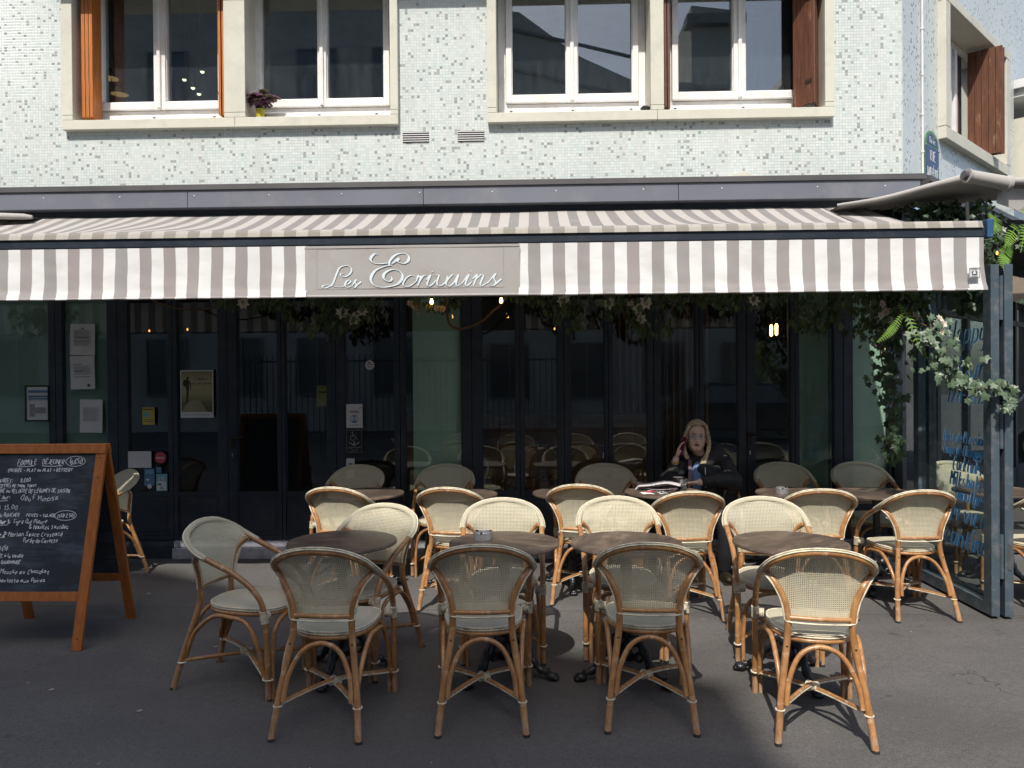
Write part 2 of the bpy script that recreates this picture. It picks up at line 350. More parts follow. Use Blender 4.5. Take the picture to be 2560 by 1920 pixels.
# upper floor rooms
rm = MB(); rm.box(-6.5, 3.0, 3.4, 3.5, 3.3, 6.2); rm.box(-6.5, 3.0, .22, 3.4, 3.6, 3.7); rm.box(-6.5, 3.0, .22, 3.4, 6.1, 6.2)
for x in (-6.5, -1.0, -.6, 2.9): rm.box(x, x+.1, .22, 3.4, 3.7, 6.1)
part('upper_room', rm, ROOM, CAFE)

def surround(x0, x1, xi0, xi1, mulls, z0=3.872, zi=3.957, zt=5.6):
    s = MB(); yf, yb = -.18, .17
    for a, b in ((x0, xi0), (xi1, x1)): s.box(a, b, yf, yb, zi+.045, zt)
    for a, b in mulls: s.box(a, b, yf+.001, yb, zi+.045, zt)
    xs = [x0]+[(a+b)/2 for a, b in mulls]+[x1]
    for a, b in zip(xs[:-1], xs[1:]): s.box(a+.0012, b-.0012, yf, yb, z0, zi)
    for a, b in ((x0, xi0), (xi1, x1), *mulls): s.box(a, b, yf, yb, zi+.0005, zi+.0425)
    part('window_surround', s, CONC, CAFE, bev=.004)
surround(-4.204, -1.184, -4.106, -1.253, [(-2.737, -2.546)])
surround(-.394, 2.625, -.312, 2.546, [(1.038, 1.154)])
def window(x0, x1, panes, sill=(None, None), zb=4.205):
    """pvc casement window: outer frame, centre post, sashes, panes"""
    w = MB(); y0, y1 = .12, .20
    a, d = panes[0][0], panes[1][1]; m = (panes[0][1]+panes[1][0])/2
    w.box(x0, a-.055, y0, y1, 4.05, 5.6); w.box(d+.055, x1, y0, y1, 4.05, 5.6); w.box(a-.055, d+.055, y0-.002, y1, 4.05, zb-.075)
    root = part('window', w, PVC, CAFE, bev=.003)
    for p, q in panes:
        s = MB(); l, r = p-.052, q+.052; yf = .085
        s.box(l, p, yf, y1, zb-.07, 5.55); s.box(q, r, yf, y1, zb-.07, 5.55); s.box(p, q, yf, y1, zb-.07, zb)
        s.box(p-.012, p+.008, yf+.02, y1-.01, zb+.01, 5.5); s.box(q-.008, q+.012, yf+.02, y1-.01, zb+.01, 5.5); s.box(p+.008, q-.008, yf+.02, y1-.01, zb-.01, zb+.01)
        part('sash', s, PVC, root, bev=.005)
        part('pane', MB().box(p-.004, q+.004, .150, .156, zb, 5.5), GLASSU, root)
    c = MB(); c.box(m-.017, m+.017, .06, .12, zb-.06, 5.5); part('centre_post', c, PVC, root, bev=.006)
    c = MB(); c.box(sill[0] or x0, sill[1] or x1, -.02, .118, 3.9585, 4.045); part('sill_board', c, PVC, root, bev=.006)
    for x in (x0+.12, m, x1-.15):
        c = MB(); c.box(x-.012, x+.012, -.024, -.0205, 4.018, 4.024); part('drain_slot', c, HOLE, root)
window(-4.103, -2.74, [(-3.99, -3.50), (-3.39, -2.90)], (-3.86, -2.74))
window(-2.543, -1.256, [(-2.50, -1.97), (-1.89, -1.36)], (-2.46, -1.27))
window(-.309, 1.035, [(-.185, .314), (.416, .917)], (-.25, 1.0))
window(1.157, 2.543, [(1.325, 1.826), (1.936, 2.43)], (1.16, 2.30))
def mk_shut(name, c):
    t = NT(name); o = t.obj(); gr = t.noise(t.mapv(o, (30, 30, 2.2)), 2, 6, .65)
    base = t.ramp(gr, [(.3, tuple(v*.45 for v in c)+(1,)), (.55, c+(1,)), (.8, tuple(v*1.35 for v in c)+(1,))])
    base = t.mix(t.ramp(t.noise(t.mapv(o, (14, 14, 3)), 1.4, 6, .7), [(.58, 0.), (.7, .6)]), base, C(.35, .22, .13))
    t.P(base=base, rough=.5); t.bump(gr, .2, .004); return t.m
SHO = mk_shut('orange_stained_wood', (.50, .16, .028)); SHB = mk_shut('brown_stained_wood', (.125, .045, .020))
def shutter_leaf(parent, M, w, z0, z1, mat, n=5, th=.022, label=None):
    """leaf: n vertical planks; local x across the leaf, y thickness"""
    r = link('shutter', None, parent)
    r.empty_display_size = .1
    for i in range(n):
        pw = w/n; b = MB().box(i*pw+.0012, (i+1)*pw-.0012, -th/2+(.0015 if i % 2 else 0), th/2, z0, z1)
        o = part('plank', b, mat, r, bev=.002, mw=M)
    hb = MB()
    for z in (z0+.18, z0+.9): hb.box(.01, .07, th/2, th/2+.006, z, z+.03)
    part('hinge', hb, HOLE, r, mw=M)
    if label: r['label'] = label
    return r
def LM(x, y, a): return Matrix.Translation((x, y, 0)) @ Matrix.Rotation(radians(a), 4, 'Z')
for k, (x, a) in enumerate(((-4.035, 93), (-4.0, 93), (-3.965, 94))): shutter_leaf(CAFE, LM(x, -.13, a), .17, 4.0, 5.5, SHO, 3, .03)
for x, a in ((-2.795, 91), (-2.762, 89)): shutter_leaf(CAFE, LM(x, -.13, a), .23, 4.0, 5.5, SHO, 3, .022)
for x, a in ((1.178, 90), (1.205, 88)): shutter_leaf(CAFE, LM(x, -.12, a), .22, 4.0, 5.5, SHB, 3, .02)
shutter_leaf(CAFE, LM(2.452, -.16, 126), .20, 4.005, 5.5, SHB, 5, .022, 'left leaf of the brown folded pair')
shutter_leaf(CAFE, LM(2.456, -.16, 60), .195, 4.005, 5.5, SHB, 5, .022, 'right leaf of the brown folded pair')
# vents
for x in (-1.154, -.662):
    v = link('wall_vent', None, CAFE)
    part('recess', MB().box(x, x+.235, YW-.003, YW-.0005, 3.727, 3.821), HOLE, v)
    for i in range(5):
        z = 3.731+i*.0195; b = MB().box(x, x+.235, YW-.012, YW-.0035, z, z+.0065)
        part('slat', b, WHITE, v)
# balcony above (throws the shade line over the windows)
bl = MB().box(-4.27, 2.62, -.42, YW-.002, 5.32, 5.5); part('balcony_slab', bl, CONC, CAFE)
# fascia
fz0, fz1 = 3.135, 3.285
f = MB(); xs = [-7, -3.02, -.95, 1.25, 3.3]
for a, b in zip(xs[:-1], xs[1:]):
    p = part('fascia_panel', MB().box(a+.002, b-.002, -.30, -.02, fz0, fz1), PANELP, CAFE, bev=.003)
o = part('fascia_lip', MB().box(-7, 3.345, -.315, -.121, fz1+.001, 3.334), LIP, CAFE, bev=.003)
RIV = MB().ell((0, 0, 0), (.006, .003, .006), 8, 5).mesh('rivet', WHITE)
for x in (-4.3, -3.62, -2.96, -2.30, -1.66, -.98, -.35, .20, .95, 1.62, 2.43, 3.0): part('rivet', RIV, None, CAFE, loc=(x, -.302, 3.235))
sf = MB(); sf.box(.03, 9, -.20, -.001, fz0, fz1); sf.box(.03, 9, -.215, -.001, fz1+.001, 3.334); part('fascia_panel', sf, LIP, CAFE, mw=SM)
aw = MB(); aw.box(-7, 3.0, -.20, -.021, 3.0, fz0-.001); aw.box(-7, 3.2, -.02, .14, 2.78, 3.29); part('awning_box', aw, NAVY, CAFE)
# doors
gl = [(-5.3, -4.47), (-4.34, -3.92), (-3.73, -3.355), (-3.273, -2.891), (-2.72, -2.344), (-2.275, -1.888), (-1.727, -1.265), (-1.176, -.657), (-.477, -.166), (-.099, .211), (.323, .636), (.698, 1.018), (1.13, 1.449), (1.515, 1.829), (1.977, 2.298), (2.367, 2.679), (2.842, 3.16)]
mid = [gl[0][0]-.1]+[(a[1]+b[0])/2 for a, b in zip(gl[:-1], gl[1:])]+[3.24]
for i, (a, b) in enumerate(gl):
    l, r = mid[i]+.003, mid[i+1]-.003; y0, y1 = 0, .055
    s = MB(); s.box(l, a, y0, y1, .16, 2.77); s.box(b, r, y0, y1, .16, 2.77); s.box(a, b, y0+.001, y1, .56, .60); s.box(a, b, y0+.001, y1, .16, .20); s.box(a, b, y0+.001, y1, 2.68, 2.77)
    s.box(a, a+.01, .012, .04, .6, 2.68); s.box(b-.01, b, .012, .04, .6, 2.68)
    d = part('glazed_door', s, NAVY, CAFE, bev=.002)
    part('pane', MB().box(a, b, .024, .030, .60, 2.68), GLASSD, d)
    k = MB(); k.box(a+.0, b-.0, .012, .04, .20, .56); k.box(a+.03, b-.03, .006, .0125, .235, .495); part('kick_panel', k, NAVY, d, bev=.003)
    if i in (4, 14):
        h = MB(); x = a-.04 if i == 4 else a-.05; h.box(x-.016, x+.016, -.012, 0, 1.0, 1.12); h.tube([(x, -.012, 1.10), (x, -.05, 1.10), (x+.12, -.05, 1.10)], .009); part('door_handle', h, HOLE, d)
        h = MB().box(x-.006, x+.006, -.014, -.012, .92, .955); part('key_escutcheon', h, STEEL, d)
    if i in (9, 12):
        part('edge_grip', MB().box(b+.03, b+.045, -.01, 0, 1.0, 1.5), NAVY, d)
# threshold
t_ = MB(); t_.box(-3.30, 3.2, -.075, -.001, 0, .098); o = part('threshold_step', t_, ALU, CAFE, bev=.004)
t_ = MB(); t_.box(-3.30, 3.2, -.04, .05, .1, .158); part('threshold_rail', t_, ALU, CAFE, bev=.003)
t_ = MB(); t_.box(-7, -3.303, -.05, .05, 0, .158); part('plinth', t_, NAVY, CAFE)
# ground floor side front
sg = MB()
for u in [0.03+.9*i for i in range(11)]: sg.box(u, u+.09, .02, .09, 0, 3.13)
sg.box(.03, 9, .02, .09, 0, .5); sg.box(.03, 9, .02, .09, 2.7, 3.13); sg.box(.03, 9, .02, .09, 2.2, 2.26)
part('side_shopfront_frame', sg, NAVY, CAFE, mw=SM)
for i in range(10): part('side_pane', MB().box(.12+.9*i, .93+.9*i, .05, .056, .5, 2.7), GLASSD, CAFE, mw=SM)
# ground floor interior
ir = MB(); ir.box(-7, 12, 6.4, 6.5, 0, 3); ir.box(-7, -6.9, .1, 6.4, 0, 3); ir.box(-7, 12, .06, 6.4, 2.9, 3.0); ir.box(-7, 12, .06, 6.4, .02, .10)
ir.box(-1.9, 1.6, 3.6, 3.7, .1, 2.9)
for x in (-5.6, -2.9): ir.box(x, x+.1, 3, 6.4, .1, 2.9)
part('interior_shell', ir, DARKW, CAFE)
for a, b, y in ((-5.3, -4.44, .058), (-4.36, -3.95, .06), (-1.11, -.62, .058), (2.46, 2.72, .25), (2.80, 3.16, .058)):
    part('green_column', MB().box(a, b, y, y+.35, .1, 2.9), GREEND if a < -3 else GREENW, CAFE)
sm_ = MB()
for i in range(14): sm_.box(1.15+.09*i, 1.18+.09*i, 3.5, 3.56, .1, 2.7)
part('wood_slat_screen', sm_, WOODT, CAFE)
part('interior_counter', MB().box(-1.6, 1.4, 2.6, 3.1, .1, 1.1).box(-1.7, 1.5, 2.5, 3.15, 1.1, 1.16), WOODT, CAFE)

# side window: surround, sashes, folded shutter (local frame of the side wall)
def sp(name, mb, mat, par=None, bev=0): return part(name, mb, mat, par or CAFE, bev=bev, mw=SM)
s = MB(); s.box(.905, 1.035, -.07, .28, 3.99, 5.18); s.box(2.93, 3.07, -.07, .28, 3.99, 5.18); s.box(.905, 3.07, -.07, .28, 3.87, 3.985); s.box(.905, 3.07, -.07, .28, 5.185, 5.27)
sp('window_surround', s, CONC, None, .004)
w = MB(); w.box(1.035, 2.93, .2, .26, 3.986, 4.08); w.box(1.036, 1.12, .2, .26, 4.08, 5.18); w.box(2.86, 2.93, .2, .26, 4.08, 5.18); w.box(1.12, 2.86, .2, .26, 5.1, 5.184)
for a, b in ((1.14, 1.86), (1.97, 2.84)): w.box(a, a+.07, .17, .24, 4.09, 5.09); w.box(b-.07, b, .17, .24, 4.09, 5.09); w.box(a+.07, b-.07, .17, .24, 4.09, 4.15)
sw_ = sp('window', w, PVC, None, .004)
for a, b in ((1.21, 1.79), (2.04, 2.77)): part('pane', MB().box(a, b, .20, .206, 4.15, 5.09), GLASSU, sw_, mw=Matrix())
sw_.matrix_local = SM
for ux, a in ((2.34, -84), (2.40, -81)): shutter_leaf(CAFE, SM @ LM(ux, .16, a), .33, 4.0, 5.14, SHB, 5, .022, 'weathered brown side window shutter' if ux < 2.35 else None)
# pipe on the corner
pp = MB(); pp.tube([(.445, -.014, 3.335), (.445, -.014, 7)], .010)
for z in (3.66, 4.0, 4.36, 4.78): pp.lathe([(.0, -.012), (.015, -.010), (.015, .010), (0, .012)], (.445, -.014, z), 10)
sp('thin_pipe', pp, WHITE)

# neighbouring block at the right edge
NB = thing('neighbour_building', 'neighbouring block with white balcony at the far right edge', 'building')
n = MB(); n.box(3.55, 5.6, -.62, .49, 5.02, 5.12); n.box(3.6, 5.5, -.55, .49, 4.93, 5.02); part('balcony_slab', n, WHITE, NB, mw=SM)
n = MB()
for i in range(6): n.box(3.6+.35*i, 3.64+.35*i, -.6, -.56, 5.12, 6.1)
n.box(3.56, 5.6, -.61, -.55, 6.1, 6.16); part('balcony_rail', n, WHITE, NB, mw=SM)
n = MB(); n.box(3.56, 3.68, -.22, .49, 3.6, 4.66); n.box(3.68, 5.2, -.22, .49, 4.56, 4.66); part('window_surround', n, CONC, NB, mw=SM)
n = MB().box(3.7, 3.95, -.15, -.12, 3.62, 4.55); part('shutter', n, SHB, NB, mw=SM)
for i in range(3):
    n = MB(); n.box(-3+9*i-3.4, -3+9*i+3.4, 26, 26.4, 0, 13); o = part('far_wall', n, CONC, NB, loc=(14, 0, 0))

# opposite building (its roof line throws the shade over the left of the terrace)
OPP = thing('opposite_building', 'tall building across the street seen mirrored in the upper windows', 'building')
OW = simple('opposite_stone', C(.50, .48, .43), .85, scale=.8)
m = MB(); m.prism([(-26, 0), (-2.5, 0), (-2.5, 17.4), (-2.19, 18.0), (-1.80, 19.18), (-5.63, 21.87), (-6.5, 22.5), (-26, 22.5)], -17, -27)
part('wall', m, OW, OPP)
OG = simple('opposite_glass', C(.05, .07, .09), .15, spec=.8); FR = simple('opposite_frame', C(.24, .235, .22), .6)
wm = MB().box(-.62, .62, -.05, .02, 0, 1.7).mesh('window', OG); fm = MB()
for a in (-.65, -.02, .61): fm.box(a, a+.05, .02, .06, 0, 1.7)
fm.box(-.65, .66, .02, .07, -.06, 0); fm.box(-.65, .66, .02, .06, 1.7, 1.76); fm = fm.mesh('window_frame', FR)
for r in range(6):
    for c in range(9):
        w = part('window', wm, None, OPP, loc=(-4.4-2.4*c, -16.97, 1.2+3.05*r)); part('window_frame', fm, None, w)
OP2 = thing('opposite_annex', 'lower annex building across the street mirrored in the right-hand windows', 'building')
m = MB(); m.prism([(-2.4, 0), (14, 0), (14, 13.2), (9.4, 12.9), (7.6, 10.4), (6.7, 9.8), (6.7, 13.5), (5.2, 13.7), (5.2, 11.2), (3.3, 11.3), (1.6, 12.1), (-.4, 13.6), (-2.4, 13.9)], -18, -25); part('wall', m, OW, OP2)
m = MB()
for z in (10.9, 12.2): m.prism([(-2.3, z+1.2), (3.2, z-.2), (3.2, z-.1), (-2.3, z+1.3)], -17.97, -17.9)
part('cornice', m, FR, OP2)
part('eave', MB().box(5.0, 6.9, -18.3, -17.7, 13.0, 13.3).box(5.1, 6.8, -18.0, -17.8, 10.9, 11.05), FR, OP2)
for r in range(3):
    for c in range(6): w = part('window', wm, None, OP2, loc=(-.8+2.5*c, -17.97, 1+2.9*r)); part('window_frame', fm, None, w)

# ------------------------------------------------------------------ awning
AW = thing('awning', 'long grey and white striped awning over the terrace lettered Les Ecrivains', 'awning', (0, -1.8, 2.2))
def apart(name, mb, mat, par=None, bev=0):
    o = part(name, mb, mat, par or AW, bev=bev); o.location = (0, 1.8, -2.2) if (par or AW) is AW else (0, 0, 0); return o
XR = 2.955
def wav(x): return .006*sin(x*9.3)+.005*sin(x*23.1+1)+.004*mn.noise((x*3, 0, 0))
def valance(x0, x1, nu, yo=0):
    def f(u, v):
        x = x0+(x1-x0)*u; z = 2.175+(.345)*v; e = (1-v)
        y = -1.812-.012*e*e+wav(x)*e*1.5+yo+.007*mn.noise((x*6+v*2.2, v*3.1, 7))*e**.5+.003*mn.noise((x*17, v*7, 2))*e**.5
        xx = x+.012*e*mn.noise((x*2.2, v*2, 3)) + (.016*e*e if x > 2.5 else 0)*(x-2.5)*3
        if v < .12: y -= .010*(1-v/.12)**.5*0+.006
        return (xx, y, z+.004*mn.noise((x*2, 5, 0))*e)
    return MB().grid(f, nu, 14, uvf=lambda u, v: (x0+(x1-x0)*u, v))
hem = MB().tube([(x/10, -1.826+wav(x/10)*1.2, 2.178) for x in range(-62, -15)], .009, 8).tube([(-.098+x/10, -1.826+wav(-.098+x/10)*1.2, 2.178) for x in range(0, 31)], .009, 8); hem.uv = [[(hem.v[i][0], .5) for i in f] for f in hem.f]
apart('valance', valance(-6.2, -1.522, 120), STRV); apart('valance', valance(-.098, XR, 90), STRV); apart('valance_hem', hem, STRV); apart('valance_hem', MB().tube([(-1.52, -1.829, 2.178), (-.1, -1.829, 2.178)], .010, 8), TAUPE)
vp = apart('name_panel', MB().grid(lambda u, v: (-1.530+1.44*u, -1.8325-.0012*sin(u*9+v*3), 2.17+.345*v), 40, 8).grid(lambda u, v: (-1.530+1.44*u, -1.8315, 2.17+.345*v), 1, 1), TAUPE)
sm2 = MB(); 
for a, b, c, d in ((-1.535, -.085, 2.497, 2.501), (-1.45, -.2, 2.226, 2.229)): sm2.box(a, b, -1.8350, -1.8332, c, d)
sm2.box(-1.452, -1.449, -1.8350, -1.8332, 2.23, 2.49); sm2.box(-.2, -.197, -1.8350, -1.8332, 2.23, 2.49)
apart('seam', sm2, simple('seam_thread', C(.34, .318, .30), .9))
fb = MB(); fb.box(-6.2, XR+.02, -1.80, -1.74, 2.525, 2.59); apart('front_bar', fb, NAVY, None, .006)
apart('front_bar_end_cap', MB().box(XR+.021, XR+.062, -1.82, -1.74, 2.52, 2.64), simple('blue_end_cap', C(.03, .10, .22), .5), None, .004)
def roof(u, v):
    x = -6.2+(XR+6.2)*u
    if v < .085:
        a = v/.085; return (x, -1.812+.02*a, 2.592+.045*a-.006*(1-a)**2)
    t = (v-.085)/.915; xr = x-(.12*t if x > 2.6 else .05*t*max(0, x-1.5))
    y = -1.792+1.60*t; z = 2.637+.45*t-.075*sin(pi*t)*(1-.25*sin(x*1.7))-.014*sin(pi*t)*sin(x*2.9+3*t)+.003*sin(x*7)*t*t
    return (xr, y, z)
rf = MB().grid(roof, 240, 26, uvf=lambda u, v: (-6.2+(XR+6.2)*u+.0, v)); apart('canopy_fabric', rf, STRR)
for x in (-4.6, -1.6, 1.0, 2.3):
    apart('folding_arm', MB().tube([(x, -.22, 2.90), (x+.5, -1.0, 2.62), (x, -1.74, 2.535)], .022, 8), NAVY)
# lettering on the name panel, drawn as ribbons
RC = [0]
def ribbon(mb, pts, wf, O, U, V, N, off=0., mi=0, n=6):
    RC[0] = (RC[0]+7) % 23; off0 = off+RC[0]*1.3e-5
    P = catmull([(a, b, 0) for a, b in pts], n) if n > 1 else [Vector((a, b, 0)) for a, b in pts]
    vs = []
    for i, p in enumerate(P):
        off = off0+i*4e-6
        d = P[min(i+1, len(P)-1)]-P[max(i-1, 0)]
        d = d.normalized() if d.length > 1e-9 else Vector((1, 0, 0)); w = wf(d, i/(len(P)-1))/2; nn = Vector((-d.y, d.x, 0))
        for s_ in (1, -1):
            q = p+nn*w*s_; vs.append(O+U*q.x+V*q.y+N*off)
    mb.add(vs, [(2*i, 2*i+1, 2*i+3, 2*i+2) for i in range(len(P)-1)], mi)
LET = {'L': [[(515,800),(494,793),(490,812),(520,822),(560,800),(575,770),(560,740),(520,735),(480,752),(458,795),(440,840),(425,875),(400,895),(365,908),(345,902),(350,890),(380,884),(420,890),(460,900),(500,900),(522,888)]],
 'e': [[(525,885),(550,875),(567,858),(557,847),(538,855),(522,880),(530,900),(552,903),(578,893)]], 's': [[(578,890),(612,845),(600,862),(612,888),(600,905),(582,900)],[(612,890),(650,862)]],
 'c': [[(1066,826),(1045,814),(1004,838),(980,880),(997,903),(1035,897),(1085,862)]], 'r': [[(1085,862),(1100,818),(1112,832),(1122,826),(1095,901)],[(1105,870),(1138,822),(1166,817)]],
 'i': [[(1160,855),(1196,815),(1170,880),(1180,902),(1210,888),(1238,855)],[(1510-300,785),(1513-300,791)]], 'v': [[(1232,820),(1262,815),(1246,870),(1256,900),(1288,893),(1322,860),(1326,826),(1302,813)]],
 'a': [[(1402,832),(1372,815),(1332,850),(1318,888),(1345,903),(1385,868),(1416,813),(1396,880),(1406,902),(1442,882)]], 'i2': [[(1442,882),(1498,813),(1470,880),(1482,902),(1520,870)],[(1511,785),(1514,791)]],
 'n': [[(1525,850),(1562,815),(1530,903)],[(1540,865),(1590,818),(1610,826),(1586,885),(1600,903),(1644,875)]], 's2': [[(1640,885),(1706,810),(1690,842),(1706,878),(1688,903),(1652,900)],[(1700,895),(1750,852)]]}
BIG = [[(785,650),(760,645),(735,665),(727,690),(745,713),(790,722),(840,719),(872,716)], [(872,735),(878,700),(912,662),(960,643),(1005,648),(1028,675),(1018,706),(985,722),(952,715),(938,700),(948,682),(918,706),(895,722)],
 [(893,735),(840,742),(770,770),(735,810),(727,850),(750,890),(800,905),(860,903),(930,885),(968,850),(976,812),(950,780),(905,768),(860,780),(830,806),(828,835),(850,858),(880,858),(893,840),(884,822)]]
O_ = Vector((-1.415, -1.8352, 2.236)); k_ = .000853
def crop(ps): return [((x-342)*k_, (905-y)*k_) for x, y in ps]
def pen(lo, hi): return lambda d, t: (lo+(hi-lo)*max(0, abs(d.x*.35+d.y*.94))**2.2)*k_*min(1, .35+3*min(t, 1-t)+.2)
for mat, ex, off in ((LETD, .9, 0), (LETW, 0, .0007)):
    for nm, ss in LET.items():
        mb = MB()
        for st in ss:
            w_ = pen(3.5+ex, 14+ex) if len(st) > 2 else (lambda d, t: (12+ex)*k_)
            ribbon(mb, crop(st), w_, O_+Vector((k_*(2 if ex else 0), 0, -k_*(2 if ex else 0))), Vector((1, 0, 0)), Vector((0, 0, 1)), Vector((0, -1, 0)), off)
        apart('letter', mb, mat)
    mb = MB()
    for st in BIG: ribbon(mb, crop(st), pen(4+ex, 23+ex), O_+Vector((k_*(2 if ex else 0), 0, -k_*(2 if ex else 0))), Vector((1, 0, 0)), Vector((0, 0, 1)), Vector((0, -1, 0)), off)
    apart('letter', mb, mat)
# maker's patch
mp = apart('maker_patch', MB().box(2.845, 2.911, -1.846, -1.838, 2.252, 2.318), simple('patch_white', C(.7), .8))
mk = MB(); y = -1.849
for b in ((2.846, 2.910, 2.315, 2.317), (2.846, 2.910, 2.253, 2.255), (2.846, 2.848, 2.255, 2.315), (2.908, 2.910, 2.255, 2.315)): mk.box(b[0], b[1], y, y+.002, b[2], b[3])
mk.prism([(2.857, 2.295), (2.872, 2.295), (2.861, 2.281), (2.857, 2.281)], y, y+.002); mk.prism([(2.892, 2.295), (2.880, 2.295), (2.889, 2.281), (2.894, 2.281)], y, y+.002)
mk.box(2.858, 2.893, y, y+.002, 2.271, 2.277)
for i in range(5): mk.box(2.855+i*.0085, 2.860+i*.0085, y, y+.002, 2.303, 2.309); mk.box(2.855+i*.0085, 2.860+i*.0085, y, y+.002, 2.259, 2.264)
apart('patch_print', mk, LETD)

# ------------------------------------------------------------------ rattan chairs
def ridged(mb, a, b, r, turns, rr=.0045):
    """stack of wrapped cord rings from a to b"""
    a, b = Vector(a), Vector(b)
    prof = []; L = (b-a).length; n = turns
    for i in range(n):
        z = L*(i+.5)/n; h = L/n/2
        prof += [(r, z-h), (r+rr*.7, z-h*.5), (r+rr*.7, z+h*.5)]
    prof.append((r, L)); prof = [(.001, 0)]+prof+[(.001, L)]
    mb.lathe(prof, a, 12, axis=(b-a)); return mb
HL = [(-.228,.215,0), (-.228,.212,.22), (-.228,.197,.44), (-.229,.145,.545), (-.232,.03,.632), (-.237,-.10,.690), (-.234,-.20,.738), (-.198,-.272,.793), (-.113,-.305,.831), (0,-.318,.843)]
HOOP = catmull(HL+mir(HL)[1:], 7)
PL = [(-.200,-.36,0), (-.178,-.305,.2), (-.143,-.243,.42), (-.138,-.236,.52), (-.151,-.234,.60), (-.186,-.226,.675), (-.224,-.19,.720)]
POST = catmull(PL, 7)
def make_chair(name, label, loc, rot, group):
    T = thing(name, label, 'chair', loc, rot, group)
    h = MB(); h.tube(HOOP, .0150, 10); part('arm_hoop', h, RAT, T)
    for s_ in (-1, 1):
        P_ = POST if s_ < 0 else [Vector((-p.x, p.y, p.z)) for p in POST]
        m = MB(); m.tube(P_, [.0163-.001*(i/len(P_)) for i in range(len(P_))], 10); part('rear_leg', m, RAT, T)
        m = MB().lathe([(.0, -.001), (.0165, -.001), (.0165, .012), (.0, .012)], (s_*.200, -.36, 0.001), 10); part('foot_cap', m, RUB, T)
        m = MB().lathe([(.0, -.001), (.0150, -.001), (.0150, .012), (.0, .012)], (s_*.228, .215, 0.001), 10); part('foot_cap', m, RUB, T)
        m = MB(); ridged(m, (s_*.228, .202, .392), (s_*.229, .190, .452), .0165, 7); ridged(m, (s_*.224, .192, .420), (s_*.185, .185, .420), .021, 5)
        part('corner_wrap', m, WRAP, T)
        m = MB().tube(catmull([(s_*.172,-.300,.165), (s_*.182,-.24,.30), (s_*.190,-.13,.392), (s_*.196,-.03,.400), (s_*.203,.08,.373), (s_*.209,.15,.25), (s_*.212,.182,.11)], 6), .0118, 8); part('side_arch', m, RAT, T)
        m = MB().tube([(s_*.171, -.262, .395), (s_*.171, -.266, .3955)], .0045, 6); 
        part('screw', MB().ell((s_*.146, -.262, .405), (.005, .004, .005), 8, 5), HOLE, T)
    m = MB().tube(catmull([(-.158,-.325,.165), (-.142,-.295,.27), (-.088,-.262,.372), (0,-.250,.406), (.088,-.262,.372), (.142,-.295,.27), (.158,-.325,.165)], 6), .0118, 8); part('back_arch', m, RAT, T)
    m = MB().tube(catmull([(-.199,.222,0), (-.197,.222,.2), (-.165,.220,.345), (-.07,.222,.398), (.07,.222,.398), (.165,.220,.345), (.197,.222,.2), (.199,.222,0)], 6), .0118, 8); part('front_arch', m, RAT, T)
    # crossed stretchers with their cords
    for s_ in (-1, 1):
        a, c, b = Vector((-s_*.184, -.315, .150)), Vector((0, -.055, .158+.008*s_)), Vector((s_*.221, .200, .118))
        st = catmull([a, c, b], 8); m = MB().tube(st, .0108, 8); x = part('stretcher', m, RAT, T)
        d = Vector((0, -.0135, -.004)); m = MB().tube([p+d for p in st], .0050, 6, cap=True); part('stretcher_cord', m, CORD, x)
        for p, r in ((a, .0185), (b+Vector((s_*.008, .013, 0)), .0175)):
            rg = MB().tube([(p.x+r*cos(k*pi/6), p.y+r*sin(k*pi/6)*(1.5 if p.y > 0 else 1.1), p.z-.008) for k in range(12)], .0044, 6, closed=True); part('leg_ring', rg, CORD, x)
    m = MB(); ridged(m, (-.026, -.070, .156), (.026, -.040, .156), .016, 6); ridged(m, (.02, -.078, .157), (-.02, -.032, .157), .0165, 5); part('centre_wrap', m, WRAP, T)
    # seat
    def seat_pt(a, k=1., z=0.):
        x, y = sin(a), -cos(a); wx = .156+.048*((y+1)/2)**.8; hy = .215
        px = wx*math.copysign(abs(x)**.72, x); py = hy*math.copysign(abs(y)**.72, y)
        return Vector((px*k, py*k+.0, z))
    def seat(u, v):
        a = 2*pi*u; k = v; p = seat_pt(a, k)
        e = k**6; z = .462+.006*(1-k*k)-.014*e-.010*max(0, p.y/.215)**3
        return (p.x, p.y, z)
    NS = 44
    m = MB().grid(seat, NS, 9, uvf=lambda u, v: (seat_pt(2*pi*u, v).x+.5, seat_pt(2*pi*u, v).y+.5))
    def skirt(u, v):
        p = seat_pt(2*pi*u, 1+.012*sin(pi*v)); z = .448-.010*max(0, p.y/.215)**3
        return (p.x, p.y, z-.030*v)
    m.grid(skirt, NS, 2, uvf=lambda u, v: (u*1.3, v*.03)); m.grid(lambda u, v: (seat_pt(2*pi*u, v*.99).x, seat_pt(2*pi*u, v*.99).y, .420), NS, 2)
    st_ = part('seat', m, SEATW, T)
    for z in (.446, .436):
        m = MB().tube([seat_pt(2*pi*k/NS, 1.018, z-.010*max(0, -cos(2*pi*k/NS))**3) for k in range(NS)], .0046, 6, closed=True); part('seat_piping', m, CORD, st_)
    m = MB().tube([seat_pt(2*pi*k/NS, .985, .418-.006*max(0, -cos(2*pi*k/NS))**3) for k in range(NS)], .0118, 8, closed=True); part('seat_ring', m, RAT, T)
    # back fabric: spans posts and hoop
    hoopR = [p for p in HOOP if p.y < -.05 and p.x >= 0 and p.z > .722]
    hoopR.sort(key=lambda p: p.z)
    edge = [Vector((-p.x, p.y, p.z)) for p in POST if p.z > .53 and p.z < .716]+[Vector((p.x, p.y, p.z)) for p in hoopR]
    edge = [e for i, e in enumerate(edge)]
    zs = [.532]+[e.z for e in edge]
